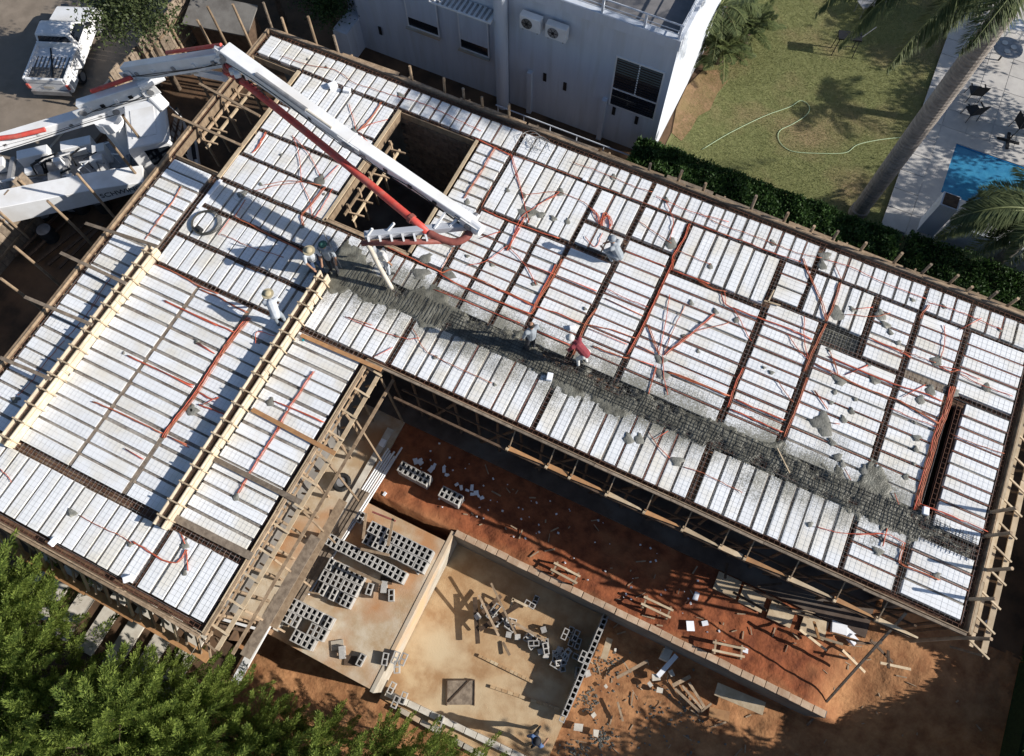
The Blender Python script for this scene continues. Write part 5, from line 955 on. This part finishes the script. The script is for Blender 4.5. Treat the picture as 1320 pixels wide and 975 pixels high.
# ================================================================== ground-floor walls under the slab
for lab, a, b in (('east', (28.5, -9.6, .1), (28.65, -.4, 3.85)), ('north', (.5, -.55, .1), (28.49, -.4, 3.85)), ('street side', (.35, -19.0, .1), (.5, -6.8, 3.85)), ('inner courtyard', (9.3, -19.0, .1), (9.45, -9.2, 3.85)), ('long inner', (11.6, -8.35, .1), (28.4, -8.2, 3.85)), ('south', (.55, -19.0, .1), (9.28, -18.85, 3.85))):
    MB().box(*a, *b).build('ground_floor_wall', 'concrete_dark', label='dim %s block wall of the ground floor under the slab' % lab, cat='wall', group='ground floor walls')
# ================================================================== vegetation
def rot_to(d):                                        # n x 3 directions -> two perpendicular vectors each
    up = np.where(np.abs(d[:, 2:3]) > .9, np.array([[1., 0, 0]]), np.array([[0, 0, 1.]])); a = np.cross(d, up); a /= np.linalg.norm(a, axis=1, keepdims=True); return a, np.cross(a, d)
def rhombs(P, D, ln, wd, roll=None):                  # leaf cards: base point, direction, length, width
    n = len(P); a, c = rot_to(D); r = RNG.uniform(0, math.pi, n)[:, None] if roll is None else roll; w = a*np.cos(r)+c*np.sin(r); ln = np.broadcast_to(ln, (n,))[:, None]; wd = np.broadcast_to(wd, (n,))[:, None]
    return np.stack([P, P+D*ln*.45+w*wd/2, P+D*ln, P+D*ln*.45-w*wd/2], 1)
def unit(v): return v/np.linalg.norm(v, axis=-1, keepdims=True)
def conifer_variant(seed, n_pl=46, H=5.0, R=1.25):
    rg = np.random.default_rng(seed); out = []; base = np.array([.32, .55, 1.0])
    for k in range(n_pl):
        z = H*(.30+.70*rg.random()**.75); t = (z/H); rad = R*(1.15-t)**.6*rg.random()**.5; a = rg.uniform(0, 6.28)
        p0 = np.array([rad*math.cos(a), rad*math.sin(a), z-.7]); d = unit(base+.55*np.array([math.cos(a), math.sin(a), 0])*(.4+rad/R)+rg.normal(0, .16, 3)); L_ = rg.uniform(1.1, 2.1); n = 340
        s = rg.random(n)**.8; ax = p0+d*(s*L_)[:, None]; rr = .24*(1-s)**.8+.02; th = rg.uniform(0, 6.28, n)
        A, C = rot_to(d[None]); rad_d = A*np.cos(th)[:, None]+C*np.sin(th)[:, None]
        P = ax+rad_d*(rr*rg.random(n)**.5)[:, None]*.8; D = unit(d[None]*1.2+rad_d*.65+rg.normal(0, .2, (n, 3))); out.append(rhombs(P, D, rg.uniform(.08, .17, n), rg.uniform(.018, .034, n)))
    return np.concatenate(out)
def trunk_mesh(h, r, limbs=6, lean=.1):
    mb = MB().tube([(0, 0, 0), (lean*.4, 0, h*.4), (lean, .05, h*.75), (lean, .05, h)], [r, r*.8, r*.5, r*.15], 8)
    for i in range(limbs):
        z = h*(.35+.5*i/limbs); a = i*2.4; mb.tube([(lean*.6, 0, z), (lean*.6+.6*math.cos(a), .6*math.sin(a), z+.5)], [r*.35, r*.1], 6)
    return mb
CONV = []
for v in range(4):
    c = poly_cloud('crown', conifer_variant(40+v, H=4.6+.5*v), 'leaf_conifer'); t = trunk_mesh(4.6+.4*v, .11).build('trunk', 'bark'); CONV.append((c.data, t.data)); bpy.data.objects.remove(c); bpy.data.objects.remove(t)
CPOS = [(15, 745, 1.0), (45, 775, .95), (-10, 790, 1.1), (60, 835, 1.05), (20, 880, 1.1), (85, 805, .5), (120, 890, 1.0), (75, 920, 1.1), (20, 960, 1.15), (165, 885, .85), (150, 940, 1.1), (200, 910, 1.05), (215, 955, 1.15), (100, 985, 1.1), (262, 905, .85), (275, 955, 1.0), (335, 985, 1.05), (325, 935, .7), (400, 960, .8), (430, 990, 1.0), (372, 925, .5), (490, 965, .7), (540, 985, .75), (600, 1000, .75), (185, 1000, 1.2), (470, 1010, 1.0), (300, 1010, 1.1), (-20, 840, 1.1), (-25, 930, 1.1), (235, 865, .55), (560, 955, .3)]
for i, (x, y, s) in enumerate(CPOS):
    y += 26 if x < 130 else 12
    p = at(x, y, 3.3*s-1.0); o = empty('conifer_tree', (p.x, p.y, -1.0 if p.x > 10.5 else -.1), random.uniform(-.3, .3), label='%s feathery yellow-green conifer from the left in the grove at bottom left' % ORD[i] if False else None, cat='tree', group='conifer grove at bottom left'); o.scale = (s, s, s*random.uniform(.9, 1.05))
    c, t = CONV[i % 4]; link('crown', c, o); link('trunk', t, o); o['px'] = x*10000+y
gro = sorted([o for o in COL.objects if o.name.startswith('conifer_tree')], key=lambda o: o['px'])
for i, o in enumerate(gro):
    o['label'] = '%s feathery yellow-green conifer from the left edge in the bottom-left grove' % ORD[i]; del o['px']
def leaf_ball(n, R, seed, size=.12, squash=.8, clumps=22):
    rg = np.random.default_rng(seed); C = unit(rg.normal(0, 1, (clumps, 3)))*(rg.random((clumps, 1))**.4)*np.array(R)*.8; k = rg.integers(0, clumps, n)
    P = C[k]+rg.normal(0, .22, (n, 3))*np.array(R)*np.array([1, 1, squash]); D = unit(rg.normal(0, 1, (n, 3))+np.array([0, 0, .3])); return rhombs(P, D, rg.uniform(.7, 1.3, n)*size, rg.uniform(.35, .6, n)*size)
def broad_tree(loc, h, R, m, label, seed, n=6000, size=.16, group='leafy trees round the site'):
    o = empty('leafy_tree', loc, label=label, cat='tree', group=group); V = leaf_ball(n, R, seed, size); V[..., 2] += h; poly_cloud('crown', V, m, o); trunk_mesh(h, .16, 5).build('trunk', 'bark', o)
p = at(165, 2, 4.6); broad_tree((p.x, p.y, 0), 4.6, (2.0, 1.7, 1.3), 'leaf_tree', 'grey-green leafy tree above the pickup at the top left', 1, 7000, .15)
broad_tree((-9.6, 5.5, 0), 4.5, (2.6, 2.2, 1.6), 'leaf_tree', 'leafy street tree behind the pickup, mostly out of view', 2, 6000, .16)
broad_tree((-3.2, 3.9, 0), 4.6, (2.2, 1.6, 1.4), 'leaf_dark', 'dark shaded tree in the north-west corner', 3, 5000, .14); broad_tree((-.6, 4.2, 0), 2.2, (1.4, 1.4, 1.0), 'leaf_dark', 'dark shaded tree beside the white house corner', 4, 4000, .14)
# unseen trees past the south-east corner, inferred from their shadows on the earth
for i, (x, y, z, h, R, lab) in enumerate([(33.6, -14.6, -1.7, 3.6, (2.2, 2.0, 1.6), 'dark tree past the south-east corner, nearest the slab'), (31.5, -17.5, -1.9, 4.6, (2.4, 2.0, 1.7), 'dark tree south of the tan earth, out by the corner'), (28.3, -19.0, -1.9, 4.0, (2.0, 1.8, 1.5), 'dark tree south of the retaining wall end'), (35.4, -11.6, -1.0, 2.0, (1.3, 1.6, .9), 'dark bushy tree east of the slab corner'), (37, -16, -1.5, 5.5, (2.5, 2.5, 2), 'tall dark tree far past the south-east corner')]): broad_tree((x, y, z), h, R, 'leaf_dark', lab, 20+i, 12000, .26)
def hedge(name, x0, x1, y0, y1, h, n, label, seed, m='leaf_hedge'):
    rg = np.random.default_rng(seed); o = empty(name, ((x0+x1)/2, (y0+y1)/2, 0), label=label, cat='hedge'); face = rg.random(n)
    X = rg.uniform(x0, x1, n); Y = rg.uniform(y0, y1, n); Z = rg.uniform(.1, h, n); bump = .05*np.sin(X*2.1)+.05*np.sin(X*5.3+Y*3)+rg.normal(0, .06, n)
    Z = np.where(face < .5, h+bump, Z); Y = np.where((face >= .5) & (face < .8), y0+bump*.6, Y); Y = np.where(face >= .8, y1+bump*.6, Y)
    P = np.stack([X, Y, Z], 1)-np.array([(x0+x1)/2, (y0+y1)/2, 0]); D = unit(rg.normal(0, 1, (n, 3))+np.array([.2, -.1, .5])); poly_cloud('foliage', rhombs(P, D, rg.uniform(.09, .17, n), rg.uniform(.05, .09, n)), m, o)
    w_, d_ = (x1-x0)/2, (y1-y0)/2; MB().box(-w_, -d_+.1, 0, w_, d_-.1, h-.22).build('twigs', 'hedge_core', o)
hedge('hedge', 14.3, 25.0, 2.35, 3.65, 1.5, 42000, 'clipped dark green hedge between white house lawn and the slab', 50)
hedge('hedge', 25.4, 38, 1.7, 4.3, 1.1, 34000, 'shaded low hedge below the pool terrace', 51); hedge('hedge', 33.0, 34.6, -9.0, 1.4, 2.4, 16000, 'tall dark hedge added on the east side to shade the strip by the slab', 52)  # the tall east hedge is added and sized for the shade it casts
# palm fronds
def frond_arrays(L_, droop, wid, n, rg, a, el, stiff=1.0):
    s = np.linspace(0, 1, 14); hd = np.array([math.cos(a), math.sin(a), 0]); pts = np.stack([hd*(L_*t*math.cos(el)*(1-.18*t*t*droop))+np.array([0, 0, L_*(t*math.sin(el)-droop*t*t*.75)]) for t in s])
    t = rg.random(n)**.8*.93+.06; P = np.stack([np.interp(t, s, pts[:, k]) for k in range(3)], 1); tan = np.stack([np.interp(np.minimum(t+.05, 1), s, pts[:, k]) for k in range(3)], 1)-P; tan = unit(tan+1e-6)
    side = np.where(np.arange(n) % 2 == 0, 1., -1.)[:, None]; lat = np.cross(tan, np.array([0, 0, 1.])); lat = unit(lat+1e-6); D = unit(tan*.65+lat*side*1.0+np.array([0, 0, -.35*droop-.1])+rg.normal(0, .12, (n, 3)))
    ln = wid*np.sin(np.clip(t, .05, .97)*math.pi)**.6*rg.uniform(.8, 1.1, n); return pts, rhombs(P, D, ln, np.full(n, .035*stiff), roll=np.zeros((n, 1)))
def palm(name, loc, h, r, nf, L_, label, seed, el=(-.2, .9), droop=(.35, .8), wid=.55, n=110, m='leaf_palm', ringed=True, cat='palm tree', targets=()):
    rg = np.random.default_rng(seed); o = empty(name, loc, label=label, cat=cat, group=None); hs = h-(1.6 if ringed else .1)
    if h > 1.5:
        mb = MB(); k = int(hs/.14); pts, rs = [], []
        for i in range(k):
            z = hs*i/k; q = r*(1.15 if z < .4 else 1)*(1+.10*math.sin(math.pi*z/hs)); pts += [(0, 0, z), (0, 0, z+.10)]; rs += [q*.965, q]
        mb.tube(pts, rs, 18).build('trunk', 'palm_bark', o)
    else: MB().tube([(0, 0, 0), (0, 0, h)], [r, r*.85], 12).build('trunk', 'bark', o)
    if ringed: MB().tube([(0, 0, hs), (0, 0, hs+.3), (0, 0, h)], [r*.92, r*.8, r*.45], 16).build('crownshaft', 'palm_green', o, smooth=True)
    for T in targets:
        dv = np.array([T.x-loc[0], T.y-loc[1]]); d = float(np.hypot(*dv)); dz = T.z-h; dr = (.565*d-.825*dz)/(.75*d-.1485*dz); pts, V = frond_arrays(d/(.825*(1-.18*dr)), dr, wid, n*4, rg, math.atan2(dv[1], dv[0]), .6); V[..., 2] += h; f = poly_cloud('frond', V, m, o)
        MB().tube([tuple(p+np.array([0, 0, h])) for p in pts], [.045*(1-.8*k/13) for k in range(14)], 5).build('rib', 'palm_green', f)
    for i in range(nf):
        a = 2*math.pi*(i*.618)+rg.uniform(-.2, .2); e = rg.uniform(*el); pts, V = frond_arrays(L_*rg.uniform(.85, 1.1), rg.uniform(*droop), wid, n, rg, a, e); V[..., 2] += h; f = poly_cloud('frond', V, m, o)
        MB().tube([tuple(p+np.array([0, 0, h])) for p in pts], [.035*(1-.8*k/13) for k in range(14)], 5).build('rib', 'palm_green', f)
palm('royal_palm', (23.5, 5.1, 0), 11.6, .32, 18, 4.6, 'tall royal palm with thick ringed grey trunk crossing the lawn', 61, n=150, wid=.85, targets=[at(1142, 92, 9.0), at(1080, 62, 9.2), at(1190, 62, 9.4), at(1050, 20, 9.6), at(1110, 20, 10.0), at(1235, 70, 9.4), at(1225, 10, 10.3)])
p = at(965, 35, .9); palm('cycad', (p.x, p.y, 0), .9, .22, 34, 1.75, 'dark cycad with stiff fronds, right one beside the white house', 62, el=(.05, 1.2), droop=(.25, .6), wid=.32, n=150, m='leaf_cycad', ringed=False, cat='cycad')
p = at(932, 62, .8); palm('cycad', (p.x, p.y, 0), .8, .22, 34, 1.75, 'dark cycad with stiff fronds, nearest the house wall corner', 63, el=(.05, 1.2), droop=(.25, .6), wid=.32, n=150, m='leaf_cycad', ringed=False, cat='cycad')
p = at(925, 20, 1.5); palm('garden_palm', (p.x, p.y, 0), 2.0, .14, 26, 2.4, 'leafy garden palm behind the cycads by the house', 64, n=120, wid=.5, ringed=False, m='leaf_palm')
palm('garden_palm', (29.0, 5.0, 0), 3.4, .2, 24, 3.1, 'garden palm hanging over the near end of the pool', 65, n=220, wid=.7, ringed=False, targets=[at(1205, 308, 2.4), at(1245, 262, 3.0), at(1225, 285, 3.2), at(1270, 320, 2.2)]); palm('garden_palm', (29.6, 12.2, 0), 4.6, .18, 16, 2.2, 'garden palm behind the patio table', 66, n=130, wid=.55, ringed=False)
palm('royal_palm', (33.5, 7.2, 0), 9.5, .30, 14, 3.4, 'royal palm standing beyond the pool, out to the east', 67, n=130, wid=.7)
p = at(1180, -40, .0); palm('royal_palm', (22.6, 19.5, 0), 8, .30, 12, 3.2, 'royal palm at the back of the lawn', 68, n=120, wid=.7)
# ================================================================== garden things
pts = [at(*q, .03) for q in ((905, 193), (940, 172), (985, 150), (1018, 138), (1032, 130), (1043, 137), (1040, 148), (1022, 160), (1006, 168), (1003, 178), (1010, 189), (1025, 196), (1060, 198), (1090, 197), (1105, 187), (1130, 181), (1163, 177))]
MB().tube(spline(pts, 6), .015, 6).build('garden_hose', 'hose_green', label='pale green garden hose winding across the lawn', cat='hose', smooth=True)
def chair(p, rz, label):
    o = empty('patio_chair', (p.x, p.y, .105), rz, label=label, cat='chair', group='black patio chairs')
    MB().box(-.26, -.26, .40, .26, .26, .45).build('seat', 'black', o, bevel=.01); MB().beam((-.25, 0, .45), (-.36, 0, .98), .50, .035, up=(1, 0, 0)).build('backrest', 'black', o)
    for x in (-.23, .23):
        for y in (-.23, .23): MB().tube([(x, y, .4), (x*1.15, y*1.1, 0)], .016, 6).build('leg', 'black', o)
    for y in (-.28, .28): MB().box(-.24, y-.025, .62, .2, y+.025, .65).build('armrest', 'black', o)
chair(at(1258, 118, .5), 1.9, 'black patio chair nearest the round table'); chair(at(1255, 143, .5), 2.2, 'black patio chair nearest the palm trunk'); chair(at(1318, 160, .5), .6, 'black patio chair at the right image edge')
tb = empty('round_table', at(1287, 78, .105), label='round glass patio table with plates', cat='table'); MB().tube([(0, 0, .70), (0, 0, .73)], .62, 24).build('tabletop', 'metal_grey', tb); MB().tube([(0, 0, 0), (0, 0, .7)], .04, 8).build('leg', 'black', tb)
for i, (x, y) in enumerate(((.2, .1), (-.2, .2), (.0, -.25))): MB().tube([(tb.location.x+x, tb.location.y+y, .845), (tb.location.x+x, tb.location.y+y, .86)], .13, 14).build('plate', 'cloth_white', label=('plate on the right of the round table', 'plate at the back of the round table', 'plate at the front of the round table')[i], cat='plate', group='plates on the round table')
st = empty('side_table', at(1300, 48, .105), .2, label='square white table behind the round one', cat='table'); MB().box(-.35, -.35, .66, .35, .35, .70).build('tabletop', 'white_paint', st)
for x in (-.3, .3):
    for y in (-.3, .3): MB().box(x-.025, y-.025, 0, x+.025, y+.025, .66).build('leg', 'white_paint', st)
ub = empty('parasol_base', at(1299, 182, .105), .1, label='black cross-shaped parasol base on the pool terrace', cat='parasol base'); MB().box(-.45, -.06, 0, .45, .06, .05).build('bar', 'black', ub); MB().box(-.06, -.45, .003, .06, .45, .053).build('bar', 'black', ub); MB().tube([(0, 0, .05), (0, 0, .4)], .03, 8).build('socket', 'black', ub)
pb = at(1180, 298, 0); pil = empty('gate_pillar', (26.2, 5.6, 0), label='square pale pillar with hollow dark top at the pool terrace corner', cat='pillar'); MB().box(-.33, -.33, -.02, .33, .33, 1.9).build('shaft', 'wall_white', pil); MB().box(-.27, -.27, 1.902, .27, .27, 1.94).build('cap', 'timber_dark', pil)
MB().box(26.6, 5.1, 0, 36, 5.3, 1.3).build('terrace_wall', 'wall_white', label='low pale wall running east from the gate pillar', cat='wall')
bb = empty('garden_stand', at(1088, 62, .3), .3, label='dark metal stand with tray on the lawn', cat='stand'); MB().box(-.5, -.25, .62, .5, .25, .70).build('tray', 'black', bb)
for x in (-.42, .42):
    for y in (-.2, .2): MB().tube([(x, y, .62), (x*1.1, y*1.2, -.28)], .02, 6).build('leg', 'black', bb)
MB().tube([(-.46, 0, .1), (.46, 0, .1)], .015, 6).build('stretcher', 'black', bb); MB().tube([(.5, 0, .66), (.95, .2, 1.1)], .02, 6).build('handle', 'metal_grey', bb)
ld = empty('folding_chair', at(1120, 10, .3), .8, label='pale folding lounger in the palm shade', cat='lounger'); MB().box(-.6, -.28, .3, .5, .28, .34).build('seat', 'metal_grey', ld); MB().beam((.5, 0, .32), (.95, 0, .75), .55, .03).build('backrest', 'metal_grey', ld)
for x in (-.5, .4):
    for y in (-.25, .25): MB().tube([(x, y, .3), (x, y, -.28)], .015, 6).build('leg', 'metal_grey', ld)
broad_tree((34.2, 13.5, 0), 4.5, (2.0, 2.4, 1.5), 'leaf_dark', 'garden tree beyond the patio furniture, out to the east', 31, 4500, .2); broad_tree((35.5, 9.6, 0), 5.0, (2.0, 1.8, 1.5), 'leaf_dark', 'unseen tree added past the far end of the pool for shade', 32, 3500, .2)  # two unseen trees added to throw shade over patio and pool
deb = MB()
for i in range(260):
    x, y = random.uniform(14.5, 33), random.uniform(-18.5, -11.0)
    if 14.4 < x < 20.7 and y < -13.4 or abs(y+13.5) < .2: continue
    z = float(soil_h(np.array(x), np.array(y)))+.03; a = random.uniform(0, 3.14); L_ = random.uniform(.06, .45); deb.beam((x, y, z), (x+L_*math.cos(a), y+L_*math.sin(a), z+random.uniform(0, .03)), random.uniform(.015, .05), .02)
deb.build('wood_litter', 'timber', label='splinters and small offcuts littering the bare earth', cat='litter', kind='stuff')
for i in range(18):
    t = i/17; chunk(lerp(535, 625, t)+random.uniform(-6, 6), lerp(592, 640, t)+random.uniform(-7, 7), .04, random.uniform(.05, .11), 'foam_scrap', '%s white foam offcut from the left in the shaded corner row' % ORD[i], 'foam offcuts in the shaded corner')
bp = [at(*q, 0) for q in ((866, 172), (872, 140), (885, 112), (905, 92), (930, 90), (938, 105), (925, 120), (915, 142), (900, 150), (890, 168), (878, 182))]
MB().prism([(p.x, p.y) for p in bp], .0, .016).build('flower_bed', 'soil_dry', kind='structure')
hedge('hedge', 33.0, 34.2, -14.5, -9.2, 1.1, 14000, 'low dark hedge added past the south-east slab corner for its shadow', 53)  # hedge added to cast shade on the earth past the slab corner
broad_tree((32.6, 18.4, 0), 5.0, (2.4, 2.4, 1.6), 'leaf_dark', 'garden tree at the far end of the patio, out of the lawn', 33, 9000, .24)  # unseen tree added so its shadow darkens the far lawn
